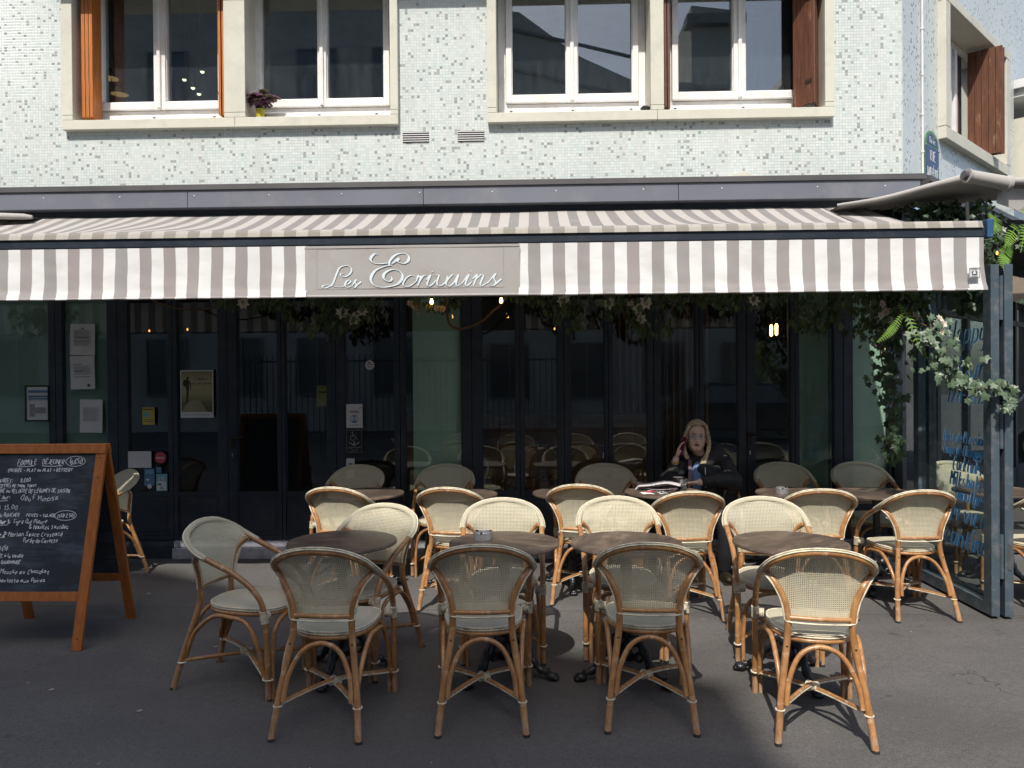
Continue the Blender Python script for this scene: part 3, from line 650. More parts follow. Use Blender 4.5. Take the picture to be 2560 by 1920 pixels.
    def at(z):
        pr = edge[0]
        if z <= pr.z: return Vector((.1385, -.237, z))
        for e in edge[1:]:
            if z <= e.z: t = (z-pr.z)/max(1e-6, e.z-pr.z); return pr.lerp(e, t)
            pr = e
        return edge[-1]
    def back(u, v):
        z = .534+(.842-.534)*sin(v*pi/2); e = at(z); s_ = 2*u-1
        yc = -.236-.066*((z-.534)/.308)**2.5; ey = e.y+.0225; y = ey+(yc-ey)*(1-abs(s_)**3.2)
        return ((e.x+.0165*min(1, max(0, (.745-z)/.03)))*s_, y, z)
    def buv(u, v): p = back(u, v); return (p[0]+.5, p[2]+(-p[1])*.2)
    m = MB().grid(back, 26, 22, uvf=buv); bf = part('back_textile', m, WEAVE, T)
    # textile wrapped over the hoop, with double piping
    top = [p for p in HOOP if p.y < -.13 and p.z > .69]
    ce = Vector((0, -.25, .66)); W_ = []
    for p in top:
        o_ = Vector((p.x, 0, p.z-.66)).normalized(); W_.append(p+o_*.004+Vector((0, .0045, 0)))
    m = MB().tube(W_, .0165, 10); part('top_wrap', m, WRAPT, bf)
    for dy, dr in ((-.0125, .013), (-.0035, .0205)):
        c_ = []
        for p in top:
            o_ = Vector((p.x, 0, p.z-.66)).normalized(); c_.append(p+o_*dr+Vector((0, dy, 0)))
        m = MB().tube(c_, .0040, 6); part('piping', m, CORD, bf)
    # cord along the posts and below the lower bar
    lo = [Vector((p.x-.0155, p.y-.006, p.z)) for p in POST if p.z > .53 and p.z < .718][::-1]
    cord = lo+[Vector((-.150, -.242, .518)), Vector((-.122, -.254, .512)), Vector((0, -.262, .510)), Vector((.122, -.254, .512)), Vector((.150, -.242, .518))]+[Vector((-p.x, p.y, p.z)) for p in reversed(lo)]
    m = MB().tube(catmull(cord, 2), .0046, 6); part('edge_cord', m, CORD, bf)
    m = MB().tube([(-.134, -.238, .530), (-.07, -.248, .530), (0, -.252, .530), (.07, -.248, .530), (.134, -.238, .530)], .0115, 8); part('lower_bar', m, RAT, T)
    return T
GC = 'rattan bistro chairs with woven textile seats and backs'
CH = [ # x, y, rot, label
 (-.974,-3.198,-3,'shaded rattan armchair seen from behind, nearest the camera at the leftmost front table'),
 (-.260,-3.138,2,'shaded rattan armchair seen from behind, nearest the camera, at the table with the ashtray'),
 (.544,-3.105,-3.5,'half-shaded rattan armchair seen from behind, third along the nearest row of chairs'),
 (1.311,-3.236,-9,'fully sunlit rattan armchair seen from behind, front right, its crossed shadow on the bare asphalt'),
 (-1.515,-2.857,-102,'shaded rattan armchair turned side-on at the left end of the front table'),
 (-1.0,-2.60,160,'rattan armchair facing the camera, half in shade, behind the leftmost front table'),
 (-.195,-2.414,182,'sunlit rattan armchair facing the camera behind the front table with the ashtray'),
 (.511,-2.357,180,'sunlit rattan armchair facing the camera behind the third front table from the left'),
 (1.388,-2.393,174,'sunlit rattan armchair facing the camera behind the rightmost front table'),
 (-1.375,-1.265,-10,'sunlit rattan chair seen from behind, leftmost at the second row of tables'),
 (-.57,-1.30,-8,'sunlit rattan chair seen from behind, second from left at the second row of tables'),
 (.36,-1.17,-8,'sunlit rattan chair seen from behind at the second row, left of the woman\'s table'),
 (1.017,-1.522,4,'sunlit rattan chair seen from behind, pulled up opposite the seated woman'),
 (1.955,-1.44,-5,'sunlit rattan chair seen from behind, opposite the empty chair right of the woman'),
 (2.562,-1.50,1,'sunlit rattan chair standing clear beside the glass partition, seen from behind'),
 (-1.59,-.50,171,'shaded rattan chair against the doors under the black wheelchair sign'),
 (-.78,-.48,180,'shaded rattan chair against the glass doors, in front of the pale green column'),
 (.608,-.49,180,'rattan chair against the doors left of the woman, its back half in sun'),
 (1.46,-.47,176,'rattan chair the blonde woman is sitting on, mostly hidden by her jacket'),
 (2.15,-.445,180,'shaded rattan chair against the doors directly right of the woman'),
 (2.81,-.45,180,'shaded rattan chair against the doors nearest the ivy, far right inside the partition'),
 (-3.66,-.70,140,'shaded rattan chair standing alone behind the chalkboard'),
 (3.52,-1.42,4,'rattan chair seen from behind just outside the glass partition'),
 (3.62,-.42,182,'rattan chair facing the camera seen through the painted glass partition'),
 (4.35,-1.25,-50,'rattan chair at the far right edge beyond the partition')]
src = None
for i, (x, y, r, lb) in enumerate(CH):
    if src is None: src = c = make_chair('rattan_chair', lb, (x, y, 0), radians(r), GC)
    else:
        c = copy_tree(src); c.location = (x, y, 0); c.rotation_euler = (0, 0, radians(r)); c['label'] = lb
# ------------------------------------------------------------------ tables
def make_table(name, label, loc, rot):
    T = thing(name, label, 'table', loc, rot, 'round café tables with brown tops')
    part('tabletop', MB().lathe([(0, .709), (.292, .709), (.299, .712), (.301, .718), (.299, .7275), (.294, .729), (0, .729)], n=56, sm=False), TTOP, T)
    part('top_plate', MB().lathe([(0, .70), (.10, .70), (.10, .708), (0, .708)], n=20), IRON, T)
    part('column', MB().lathe([(0, .10), (.05, .10), (.055, .13), (.038, .17), (.030, .2), (.034, .26), (.028, .30), (.026, .55), (.032, .60), (.028, .64), (.045, .70), (0, .70)], n=20), IRON, T)
    for k in range(3):
        a = 2*pi*k/3; ca, sa = cos(a), sin(a)
        pr = catmull([(.03, .19), (.07, .215), (.115, .165), (.155, .095), (.20, .050), (.245, .040)], 5)
        m = MB().tube([(p.x*ca, p.x*sa, p.y) for p in pr], [.030-.012*(i/len(pr))+.004*sin(i*1.3) for i in range(len(pr))], 8)
        lg = part('pedestal_leg', m, IRON, T)
        sc = [(.085+.03*cos(t)*(1-t/12), .12+.03*sin(t)*(1-t/12)) for t in [j*.6 for j in range(12)]]
        m = MB().tube([(x*ca, x*sa, z) for x, z in sc], .010, 6); part('scroll', m, IRON, lg)
        m = MB()
        m.ell((.262*ca, .262*sa, .024), (.034, .034, .024), 12, 8)
        for j in (-1, 0, 1):
            b = a+j*.5; m.ell((.262*ca+.026*cos(b), .262*sa+.026*sin(b), .015), (.015, .015, .014), 8, 6)
        part('claw_foot', m, IRON, lg)
    return T
tb0 = None
for x, y, r, lb in [(-1.07,-2.73,20,'shaded round table at the front left with nothing on it'), (-.17,-2.77,-15,'front row round table with a steel ashtray on it'), (.49,-2.78,75,'bare sunlit round table at the front, second from the right'),
    (1.37,-2.78,40,'bare sunlit round table at the front right, beside the brightest chair'), (-1.33,-.95,10,'round table in the second row, below the mask and wheelchair signs'), (-.59,-1.02,60,'round table in the second row in front of the green column'),
    (.28,-.96,30,'round table in the second row directly left of the woman\'s table'), (1.0,-.93,0,'round table holding the newspaper, coffee cup and glass of the seated woman'), (2.0,-1.0,50,'round table right of the woman with a steel ashtray'), (2.60,-1.02,0,'rightmost round table inside the glass partition'),
    (3.55,-.93,0,'round table seen through the glass partition')]:
    if tb0 is None: tb0 = make_table('round_table', lb, (x, y, 0), radians(r))
    else: c = copy_tree(tb0); c.location = (x, y, 0); c.rotation_euler = (0, 0, radians(r)); c['label'] = lb
# ashtrays
def ashtray(label, loc):
    T = thing('ashtray', label, 'ashtray', loc, .4, 'steel ashtrays')
    part('bowl', MB().lathe([(0, 0), (.049, 0), (.050, .004), (.050, .042), (.047, .045), (.043, .042), (.043, .010), (0, .009)], n=28), simple('dull_steel', C(.48), .4, metal=.7), T)
    for k in range(3):
        a = 2*pi*k/3; part('rest_notch', MB().obox((.0465*cos(a), .0465*sin(a), .0435), (.006*cos(a), .006*sin(a), 0), (-.006*sin(a), .006*cos(a), 0), (0, 0, .0035)), HOLE, T)
ashtray('steel ashtray on the front row table', (-.29, -2.71, .7295)); ashtray('steel ashtray on the second row table right of the woman', (1.87, -1.06, .7295))

# ------------------------------------------------------------------ stroke writing
G = {'a': '46 26 14 13 22 33 46|46 43 52','b': '19 12|14 36 46 44 32 12','c': '46 26 13 22 42','d': '46 26 13 22 43|49 42','e': '14 44 46 26 13 22 42','f': '49 39 28 22|16 46','g': '46 26 14 23 43|46 40 20 11','h': '19 12|14 36 45 42','i': '16 12|18 19','j': '26 21 00|28 29','k': '19 12|46 14 42','l': '19 13 22','m': '16 12|15 26 35 32|35 46 55 52','n': '16 12|15 36 45 42','o': '36 16 13 22 43 46 36','p': '16 10|16 36 45 43 22 13','q': '46 26 13 23 44|46 40','r': '16 12|14 26 46','s': '46 26 15 43 42 12','t': '28 23 32 42|16 46','u': '16 13 22 43|46 42','v': '16 32 56','w': '16 22 35 42 56','x': '16 52|56 12','y': '16 13 33 46|46 40 10','z': '16 46 12 42',
'A': '12 39 52|24 44','B': '12 19 49 46 16|46 53 42 12','C': '58 39 15 22 52','D': '12 19 49 54 42 12','E': '59 19 12 52|16 46','F': '59 19 12|16 46','G': '58 39 15 22 52 55 35','H': '19 12|59 52|16 56','I': '29 22','J': '49 43 22 12','K': '19 12|59 15 52','L': '19 12 52','M': '12 19 35 59 52','N': '12 19 52 59','O': '39 15 13 32 53 57 39','P': '12 19 49 46 15','Q': '39 15 13 32 53 57 39|43 61','R': '12 19 49 46 15 52','S': '58 39 17 45 43 12','T': '19 59|39 32','U': '19 13 32 53 59','V': '19 32 59','W': '19 22 36 42 59','X': '19 52|59 12','Y': '19 36 59|36 32','Z': '19 59 12 52',
'0': '39 15 13 32 53 57 39','1': '17 29 22','2': '18 39 57 12 52','3': '19 49 36 54 32 12','4': '42 49 14 54','5': '59 19 16 46 43 12','6': '48 14 22 43 45 15','7': '19 59 22','8': '39 17 53 32 13 57 39','9': '56 36 18 49 56 32',
'-': '15 45','+': '15 45|37 33',',': '22 11','.': '22 23',':': '23 24|26 27','*': '14 46|16 44','(': '39 16 13 30',')': '19 36 33 10','$': '58 39 15 22 52|16 46|14 44','/': '01 59','&': '52 18 39 14 32 54',"'": '29 27'}
ACC = {'é': ('e', '28 49'), 'è': ('e', '29 38'), 'à': ('a', '29 38'), 'û': ('u', '28 39 48'), 'ê': ('e', '28 39 48'), 'É': ('E', '2: 4<'), 'È': ('E', '2< 4:'), 'î': ('i', '28 39 48'), 'Â': ('A', '2: 3; 4:'), 'Û': ('U', '2: 3; 4:'), 'À': ('A', '2< 4:'), 'ç': ('c', '22 21 11')}
def write(mb, txt, x, y, h, O, U, V, N, w=.004, slant=.0, jit=.0, pen=None, off=0., sp=1.0, fit=None, round_=True):
    """draw txt with strokes; h = capital height (metres)"""
    k = h/7.; adv = x; rnd = random.Random(txt+str(x)); strokes = []
    for ch in txt:
        if ch == ' ': adv += 3.2*k*sp; continue
        base, extra = ACC.get(ch, (ch, None)); st = G[base]+('|'+extra if extra else ''); mx = 0; dy = rnd.uniform(-jit, jit)*k*2
        for s_ in st.split('|'):
            pts = []
            for p in s_.split():
                a, b = ord(p[0])-48, ord(p[1])-48; mx = max(mx, a)
                pts.append((adv+(a+rnd.uniform(-jit, jit)+(b-2)*slant)*k, y+(b-2+rnd.uniform(-jit, jit))*k+dy))
            strokes.append(pts)
        adv += (mx+1.1)*k*sp
    f = fit/(adv-x) if fit else 1
    for pts in strokes:
        pts = [(x+(a-x)*f, b) for a, b in pts]
        ribbon(mb, pts, pen or (lambda d, t: w), O, U, V, N, off, n=4 if round_ and len(pts) > 2 else 1)
    return x+(adv-x)*f
# ------------------------------------------------------------------ chalkboard
BD = thing('chalkboard_sign', 'wooden A-frame chalkboard with the handwritten lunch menu at the left edge', 'chalkboard', (-3.12, -2.1, 0))
def mk_bwood():
    t = NT('orange_varnished_wood'); o = t.obj(); gr = t.noise(t.mapv(o, (22, 22, 2.5)), 2, 6, .65)
    base = t.ramp(gr, [(.3, C(.30, .085, .018)), (.6, C(.43, .14, .030)), (.85, C(.50, .20, .05))])
    base = t.mix(t.ramp(t.noise(o, 24, 5, .75), [(.68, 0.), (.72, .7)]), base, C(.5, .38, .22))
    t.P(base=base, rough=.38, coat=.2); t.bump(gr, .1, .003); return t.m
BW = mk_bwood()
def mk_slate():
    t = NT('chalk_slate'); o = t.obj()
    a = t.noise(t.mapv(o, (2.6, 1, 6.)), 1.6, 5, .6); b = t.noise(t.mapv(o, (5, 1, 40)), 2, 5, .6)
    base = t.mix(t.ramp(t.math('MULTIPLY_ADD', b, .25, t.math('MULTIPLY', a, .8)), [(.5, 0.), (.76, .6)]), C(.018, .024, .032), C(.13, .165, .21))
    t.P(base=base, rough=.55); return t.m
SLATE = mk_slate(); CHALK = simple('white_chalk', C(.88), .9, var=.1, scale=200)
BX, BY, BH = .385, .35, 1.2; th = math.atan2(.33, 1.2)
# local frame of the front face: origin bottom centre, V up along the lean
def face(sgn):
    base = Vector((0, -sgn*.315-(.17 if sgn > 0 else -.17)+ (.17 if sgn > 0 else -.17), 0)); topp = Vector((0, -sgn*.012, 1.2)); V = (topp-base).normalized(); N = Vector((0, -sgn*V.z, sgn*V.y)) ; N = Vector((0, -sgn*abs(V.z), abs(V.y)))
    return base, V, N
for sgn, nm in ((1, 'front_frame'), (-1, 'rear_frame')):
    b_, V, N = face(sgn); U = Vector((1, 0, 0)); L = 1.243
    fr = part(nm, MB().obox(b_+U*(-BX+.03)+V*(L/2), U*.031, V*(L/2), N*.011), BW, BD, .002)
    part('stile', MB().obox(b_+U*(BX-.03)+V*(L/2), U*.031, V*(L/2), N*.011), BW, fr, .002)
    part('top_rail', MB().obox(b_+V*(L-.018)+N*.012, U*(BX+.002), V*.03, N*.006), BW, fr, .002)
    part('lower_rail', MB().obox(b_+V*.315+N*.001, U*(BX-.062), V*.028, N*.0105), BW, fr, .002)
    bp = part('slate_panel', MB().obox(b_+V*((L-.05+.34)/2), U*(BX-.06), V*((L-.05-.34)/2), N*.004), SLATE, fr)
    if sgn > 0:
        for x in (-BX+.03, BX-.03):
            for v in (L-.075, .07, L-.2): part('screw', MB().ell(b_+U*x+V*v+N*.011, (.005, .003, .005), 8, 5), HOLE, fr)
        lines = [('FORMULE', -.18, 1.135, .040, .125, 1), ('DÉJEUNER', 0-.02, 1.135, .038, .145, 1), ('16,$50', .155, 1.140, .042, .085, 0), ('ENTRÉE - PLAT ou PLAT + DESSERT', -.235, 1.080, .026, .42, 0),
         ('LES ENTRÉES:', -.345, .998, .030, .15, 1), ('8,$00', -.145, 1.003, .034, .065, 0), ('RILLETTES DE THON, TOAST', -.305, .962, .021, .27, 0), ('SOUPE ou VELOUTÉ DE LÉGUMES DE SAISON', -.305, .920, .030, .49, 0),
         ('ENTRÉE Jour:', -.345, .872, .028, .15, 1), ('Oeuf Mimosa', -.13, .860, .044, .25, 0), ('PLATS', -.30, .798, .030, .055, 1), ('13,00', -.225, .795, .036, .09, 0),
         ('PIÈCE du BOUCHER', -.325, .742, .027, .21, 0), ('FRITES + SALADE', -.075, .738, .024, .19, 0), ('(SUP 2,50)', .125, .735, .028, .11, 0), ('Plat du Jour 1:', -.36, .690, .036, .19, 2), ('Tigre Qui Pleure', -.155, .690, .034, .22, 0), ('& Nouilles Sautées', -.045, .650, .033, .25, 0),
         ('Plat du Jour 2:', -.36, .598, .036, .18, 2), ('Merlan Sauce Crustacé', -.17, .596, .036, .345, 0), ('Purée de Carotte', -.07, .550, .034, .22, 0),
         ('DESSERTS:', -.345, .492, .028, .10, 1), ('7,$50', -.215, .494, .036, .055, 0), ('CRÈME BRÛLÉE à la Vanille', -.345, .440, .028, .29, 0), ('ASSIETTE GOURMANDE', -.305, .396, .026, .24, 0)]
        sc_ = (1.143-.372)/(1.135-.20)
        lines += [('Jour * Mousse au Chocolat', -.295, .325, .034, .42, 0), ('* Charlotte aux Poires', -.235, .262, .032, .34, 0)]
        def vv(y): return .400+(y-.262)*(1.128-.400)/(1.135-.262)
        for tx, x, y, h, fw, ul in lines:
            m = MB(); e = write(m, tx, x, vv(y), h*.72, b_, U, V, N, .0065 if ul == 2 else .0032, .12, .62, off=.0055, fit=fw)
            if ul: ribbon(m, [(x, vv(y)-.010), ((x+e)/2, vv(y)-.013), (e-.01, vv(y)-.009)], lambda d, t: .003, b_, U, V, N, .0055)
            part('chalk_writing', m, CHALK, bp if False else fr)
        for cx, cy, rx, ry in ((.195, vv(1.157), .062, .032), (.178, vv(.748), .068, .030)):
            m = MB(); ribbon(m, [(cx+rx*cos(t)*(1+.03*t/6), cy+ry*sin(t)) for t in [i*.35 for i in range(19)]], lambda d, t: .0026, b_, U, V, N, .0055); part('chalk_ring', m, CHALK, fr)
part('top_hinge', MB().box(-.3, -.24, -.02, .02, 1.2, 1.212).box(.24, .3, -.02, .02, 1.2, 1.212), STEEL, BD)

# ------------------------------------------------------------------ glass partition
PT = thing('glass_partition', 'folded slate-blue glass partition door with blue handwritten drink names', 'partition', (3.06, -1.79, 0))
def pp_(name, mb, mat, par=None, bev=0):
    o = part(name, mb, mat, par or PT, bev=bev); o.location = (-3.06, 1.79, 0) if par is None else (0, 0, 0); return o
fm_ = MB(); fm_.box(3.012, 3.067, -1.79, -1.70, .02, 2.345); lf = pp_('door_leaf', fm_, POSTP, None, .003)
m = MB(); m.box(3.012, 3.067, -1.70, -.75, .02, .10); m.box(3.012, 3.067, -1.70, -.75, 2.27, 2.345); m.box(3.012, 3.067, -.83, -.75, .10, 2.27); pp_('rail', m, POSTP, lf)
gp = pp_('pane', MB().box(3.037, 3.043, -1.70, -.83, .10, 2.27), GLASSP, lf)
l2 = pp_('door_leaf', MB().box(3.094, 3.150, -1.80, -1.71, .02, 2.345), POSTP, None, .003)
m2 = MB(); m2.box(3.094, 3.150, -1.71, -.83, .02, .10); m2.box(3.094, 3.150, -1.71, -.83, 2.27, 2.345); m2.box(3.094, 3.150, -.83, -.75, .02, 2.345); pp_('rail', m2, POSTP, l2)
pp_('pane', MB().box(3.119, 3.125, -1.71, -.83, .10, 2.27), GLASSP, l2)
for z in (1.98, 1.13, .27):
    h = MB(); h.lathe([(0, 0), (.013, 0), (.013, .145), (.0, .145)], (3.0805, -1.785, z), 14); h.lathe([(.0, .146), (.0135, .146), (.0135, .152), (0, .152)], (3.0805, -1.785, z), 14); h.lathe([(0, .153), (.013, .153), (.013, .29), (.0, .29)], (3.0805, -1.785, z), 14); pp_('hinge', h, POSTP)
pp_('strike_plate', MB().box(3.112, 3.134, -1.804, -1.8005, .33, .50), STEEL)
BLUE = simple('blue_glass_paint', C(.04, .23, .50), .4, var=.2, scale=20); BLW = simple('pale_glass_paint', C(.50, .60, .68), .4)
O = Vector((3.034, 0, 0)); U = Vector((0, -1, 0)); V = Vector((0, 0, 1)); N = Vector((-1, 0, 0))
def script(lo, hi): return lambda d, t: lo+(hi-lo)*abs(d.x*.2+d.y*.98)**1.5
for tx, x, y, h, fw, wt in (('Happy', 1.20, 1.84, .17, .50, 1.1), ('Hour', 1.24, 1.60, .16, .46, 1.1), ('17h-20h', 1.20, 1.42, .13, .50, 1.), ('Pinte de Pression', 1.16, 1.135, .075, .52, .8), ('Coupe de Champagne', 1.16, 1.045, .075, .55, .8),
    ('Cocktails', 1.28, .935, .10, .36, .9), ('Milkshake', 1.24, .825, .10, .42, .9), ('Smoothies', 1.28, .720, .10, .42, .9), ('Service', 1.14, .570, .15, .56, 1.3), ('continu', 1.16, .39, .15, .55, 1.3)):
    m = MB(); write(m, tx, x-.012, y, h, O, U, V, N, slant=.4, pen=script(.002*wt, .010*wt), fit=fw, off=0); pp_('painted_word', m, BLW, gp)
    m = MB(); write(m, tx, x, y, h, O, U, V, N, slant=.4, pen=script(.003*wt, .017*wt), fit=fw, off=.0012); pp_('painted_word', m, BLUE, gp)

# ------------------------------------------------------------------ leaves and flowers
def leafmat(name, a, b, tr=.25, rough=.45, vein=None):
    t = NT(name); o = t.obj(); r = t.n('ObjectInfo').outputs['Random']; g_ = t.n('NewGeometry').outputs['Random Per Island']
    f = t.math('FRACT', t.math('ADD', r, g_)); base = t.mix(f, a, b)
    base = t.mix(t.ramp(t.noise(o, 40, 3), [(.4, 0.), (.7, .5)]), base, vein or b)
    t.P(base=base, rough=rough); tl = t.n('BsdfTranslucent', {'Color': t.mix(.5, base, C(.25, .4, .05))})
    t.set(t.out.inputs[0], t.n('MixShader', {0: tr, 1: t.b, 2: tl})); return t.m
LFD = leafmat('garland_leaf', C(.035, .06, .025), C(.10, .14, .055), .15)
LIVY = leafmat('variegated_ivy_leaf', C(.05, .10, .05), C(.13, .19, .11), .2, .4, C(.26, .32, .24))
LIVD = leafmat('dark_ivy_leaf', C(.025, .05, .028), C(.07, .11, .06), .2, .4)
LFERN = leafmat('bright_fern_leaf', C(.14, .30, .04), C(.24, .42, .06), .4, .5)
PETAL = leafmat('cream_petal', C(.62, .56, .47), C(.74, .68, .58), .2, .6, C(.6, .5, .4))
PINKP = leafmat('dusty_pink_petal', C(.45, .33, .28), C(.60, .48, .40), .2, .6)
STEM = simple('brown_vine_stem', C(.12, .075, .04), .8, bump=.5)
rg = random.Random(11)
def rot_m(yaw, pitch, roll): return Matrix.Rotation(yaw, 3, 'Z') @ Matrix.Rotation(pitch, 3, 'X') @ Matrix.Rotation(roll, 3, 'Y')
def leaf_into(mb, p, M, L, W, mi=0):
    vs = [(0, 0, 0), (W*.42, L*.3, .08*L), (W*.5, L*.55, .07*L), (0, L, -.12*L), (-W*.5, L*.55, .07*L), (-W*.42, L*.3, .08*L), (0, L*.45, 0)]
    mb.add([Vector(p)+M@Vector(v) for v in vs], [(0, 1, 6), (1, 2, 6), (2, 3, 6), (3, 4, 6), (4, 5, 6), (5, 0, 6)], mi, False)
IV = [(0, 0), (.22, -.16), (.50, -.05), (.40, .18), (.62, .42), (.30, .48), (.18, .62), (0, 1.0), (-.18, .62), (-.30, .48), (-.62, .42), (-.40, .18), (-.50, -.05), (-.22, -.16)]
def ivy_into(mb, p, M, s_, mi=0):
    vs = [(0, .28, .04)]+[(x, y, -.10*abs(x)-.08*max(0, y-.5)) for x, y in IV]
    mb.add([Vector(p)+M@(Vector(v)*s_) for v in vs], [(0, i+1, (i+1) % len(IV)+1) for i in range(len(IV))], mi, False)
def flower(parent, p, s_, mat=None, rnd=rg):
    mb = MB(); M0 = rot_m(rnd.uniform(-.6, .6), rnd.uniform(.9, 1.7), 0)
    for k in range(7):
        a = 2*pi*k/7+rnd.uniform(-.15, .15); M = M0 @ Matrix.Rotation(a, 3, 'Z') @ Matrix.Rotation(rnd.uniform(.2, .6), 3, 'X')
        leaf_into(mb, p, M, s_, s_*.62)
    mb.ell(Vector(p)+M0@Vector((0, 0, s_*.12)), (s_*.16,)*3, 8, 6, 1)
    return part('flower', mb, [mat or PETAL, GREENC], parent)
GREENC = simple('flower_centre', C(.45, .38, .15), .8)
# garland under the awning
GA = thing('flower_garland', 'garland of dark leaves and cream blossoms hanging under the awning before the doors', 'garland', (0, -.55, 2.5))
def gap(name, mb, mat, par=None):
    o = part(name, mb, mat, par or GA); o.location = (0, .55, -2.5); return o
def dens(x):
    segs = [(-2.7, -2.0, .14, .5), (-2.2, -1.25, .36, 1.), (-1.05, -.55, .16, .8), (-.3, .1, .08, .4), (.0, .75, .33, 1.), (.7, 1.3, .40, 1.1), (1.3, 2.0, .18, .6), (1.9, 3.0, .42, 1.2), (-5.2, -4.6, .3, .8)]
    d = w = 0
    for a, b, h, q in segs:
        if a <= x <= b: e = sin(pi*(x-a)/(b-a))**.5; d = max(d, h*e); w = max(w, q*e)
    return d, w
mb = MB(); n_ = 0
while n_ < 2300:
    x = rg.uniform(-5.2, 3.0); d, w = dens(x)
    if rg.random() > w: continue
    drop = d*rg.random()**1.3; z = 2.36-drop; y = -.55+rg.gauss(0, .09)
    if mn.noise((x*5, y*4, z*5)) < -.12: continue
    n_ += 1; L = rg.uniform(.035, .085)
    leaf_into(mb, (x, y, z), rot_m(rg.uniform(0, 6.28), rg.uniform(-2.2, -.6), rg.uniform(-.8, .8)), L, L*rg.uniform(.3, .7))
tag(gap('leaf_mass', mb, LFD), None, kind='stuff')
for x, z in [(-2.404, 2.26), (-1.582, 2.163), (-1.485, 2.115), (-1.418, 2.176), (.251, 2.25), (.623, 2.217), (.855, 2.168), (.87, 2.091), (.909, 2.23), (1.784, 2.23)]:
    f_ = flower(GA, (x, -.64, z), rg.uniform(.055, .07)); f_.location = (0, .55, -2.5)
for x, z in [(-.978, 2.203), (-.94, 2.17), (-.842, 2.232), (-.80, 2.20), (-.745, 2.193), (-1.02, 2.24), (.795, 2.215), (2.726, 2.08), (2.858, 2.212), (2.763, 2.004)]:
    f_ = flower(GA, (x, -.64, z), rg.uniform(.028, .042), PINKP); f_.location = (0, .55, -2.5)
gap('vine_branch', MB().tube(catmull([(-.708, -.6, 2.4), (-.716, -.6, 2.26), (-.716, -.6, 2.15), (-.683, -.6, 2.057), (-.587, -.6, 2.033), (-.433, -.6, 2.089), (-.336, -.6, 2.176), (-.259, -.6, 2.24), (-.2, -.6, 2.36)], 5), .011, 7), STEM)
gap('vine_branch', MB().tube(catmull([(-3.3, -.5, 2.34), (-3.1, -.52, 2.25), (-2.85, -.5, 2.22), (-2.6, -.5, 2.27), (-2.5, -.5, 2.35)], 5), .008, 7), STEM)
gap('vine_branch', MB().tube(catmull([(-5.0, -.55, 2.40), (-3, -.5, 2.43), (0, -.58, 2.40), (2.9, -.55, 2.42)], 8), .012, 7), STEM)
# string lights
def bulb(label, p, mat=BRASSB, group='bulbs of the string lights'):
    T = thing('light_bulb', label, 'light bulb', p, 0, group)
    T.scale = (.55,)*3 if mat is not BRASSB else (1,)*3
    part('glass_bulb', MB().lathe([(0, -.04), (.009, -.037), (.014, -.026), (.013, -.012), (.008, 0), (.008, .006), (0, .006)], n=14), mat, T)
    part('socket', MB().lathe([(0, .006), (.011, .006), (.011, .035), (.004, .04), (.002, .12), (0, .12)], n=10), RUB, T); return T
bulb('lit bulb hanging below the name panel of the awning, left of the vine loop', (-.825, -.75, 2.262)); bulb('lit bulb hanging at the right end of the vine loop', (-.262, -.75, 2.265))
for p, lb in (((-3.58, .9, 2.16), 'small lit bulb inside the door glass above the walking-man poster'), ((-3.98, .9, 2.15), 'small lit bulb inside the glass directly left of the poster door'), ((.211, .9, 2.13), 'small lit bulb inside the door glass above the middle doors')): bulb(lb, p, DIMB)
for p, lb in (((2.40, .9, 2.09), 'left one of two amber tube lamps glowing inside, right of the woman'), ((2.452, .9, 2.10), 'right one of two amber tube lamps glowing inside, right of the woman')):
    T = thing('tube_lamp', lb, 'lamp', p, 0, 'amber tube lamps'); part('glowing_tube', MB().lathe([(0, -.07), (.014, -.06), (.016, .03), (.010, .05), (0, .05)], n=12), BRASSB, T); part('socket', MB().lathe([(0, .05), (.012, .05), (.012, .08), (.002, .085), (.002, .5), (0, .5)], n=8), RUB, T)
for p, lb in (((3.60, -.9, 1.86), 'amber bulb hanging low right of the partition posts'), ((3.78, -.6, 2.10), 'amber bulb seen just past the partition post'), ((3.25, .0, 1.93), 'larger amber bulb seen through the partition glass above the word Happy'), ((3.16, .05, 1.87), 'smaller amber bulb seen through the partition glass, lowest above Happy'), ((3.096, -1.72, 2.44), 'bulb hanging from the fern at the awning end')): bulb(lb, p, DIMB)
# hanging ivy inside the partition
ID = thing('hanging_ivy', 'long dark ivy trail hanging down beside the right green column', 'ivy', (2.7, -1.05, 2.3))
def off(o, par): o.location = -par.location; return o
PTS = catmull([(2.72, -1.05, 2.36), (2.665, -1.1, 2.08), (2.61, -1.1, 1.94), (2.60, -1.1, 1.79), (2.63, -1.1, 1.65), (2.68, -1.1, 1.52), (2.707, -1.1, 1.34), (2.69, -1.1, 1.16), (2.715, -1.1, 1.0)], 6)
off(part('stem', MB().tube(PTS, .005, 5), STEM, ID), ID)
lm = MB(); ivy_into(lm, (0, 0, 0), Matrix.Identity(3), 1); LME = lm.mesh('leaf', LIVD); lm = MB(); ivy_into(lm, (0, 0, 0), Matrix.Identity(3), 1); LMV = lm.mesh('leaf', LIVY)
def place_leaf(par, me, p, s_, M):
    o = link('leaf', me, par); o.matrix_local = Matrix.Translation(Vector(p)-par.location) @ M.to_4x4() @ Matrix.Scale(s_, 4); return o
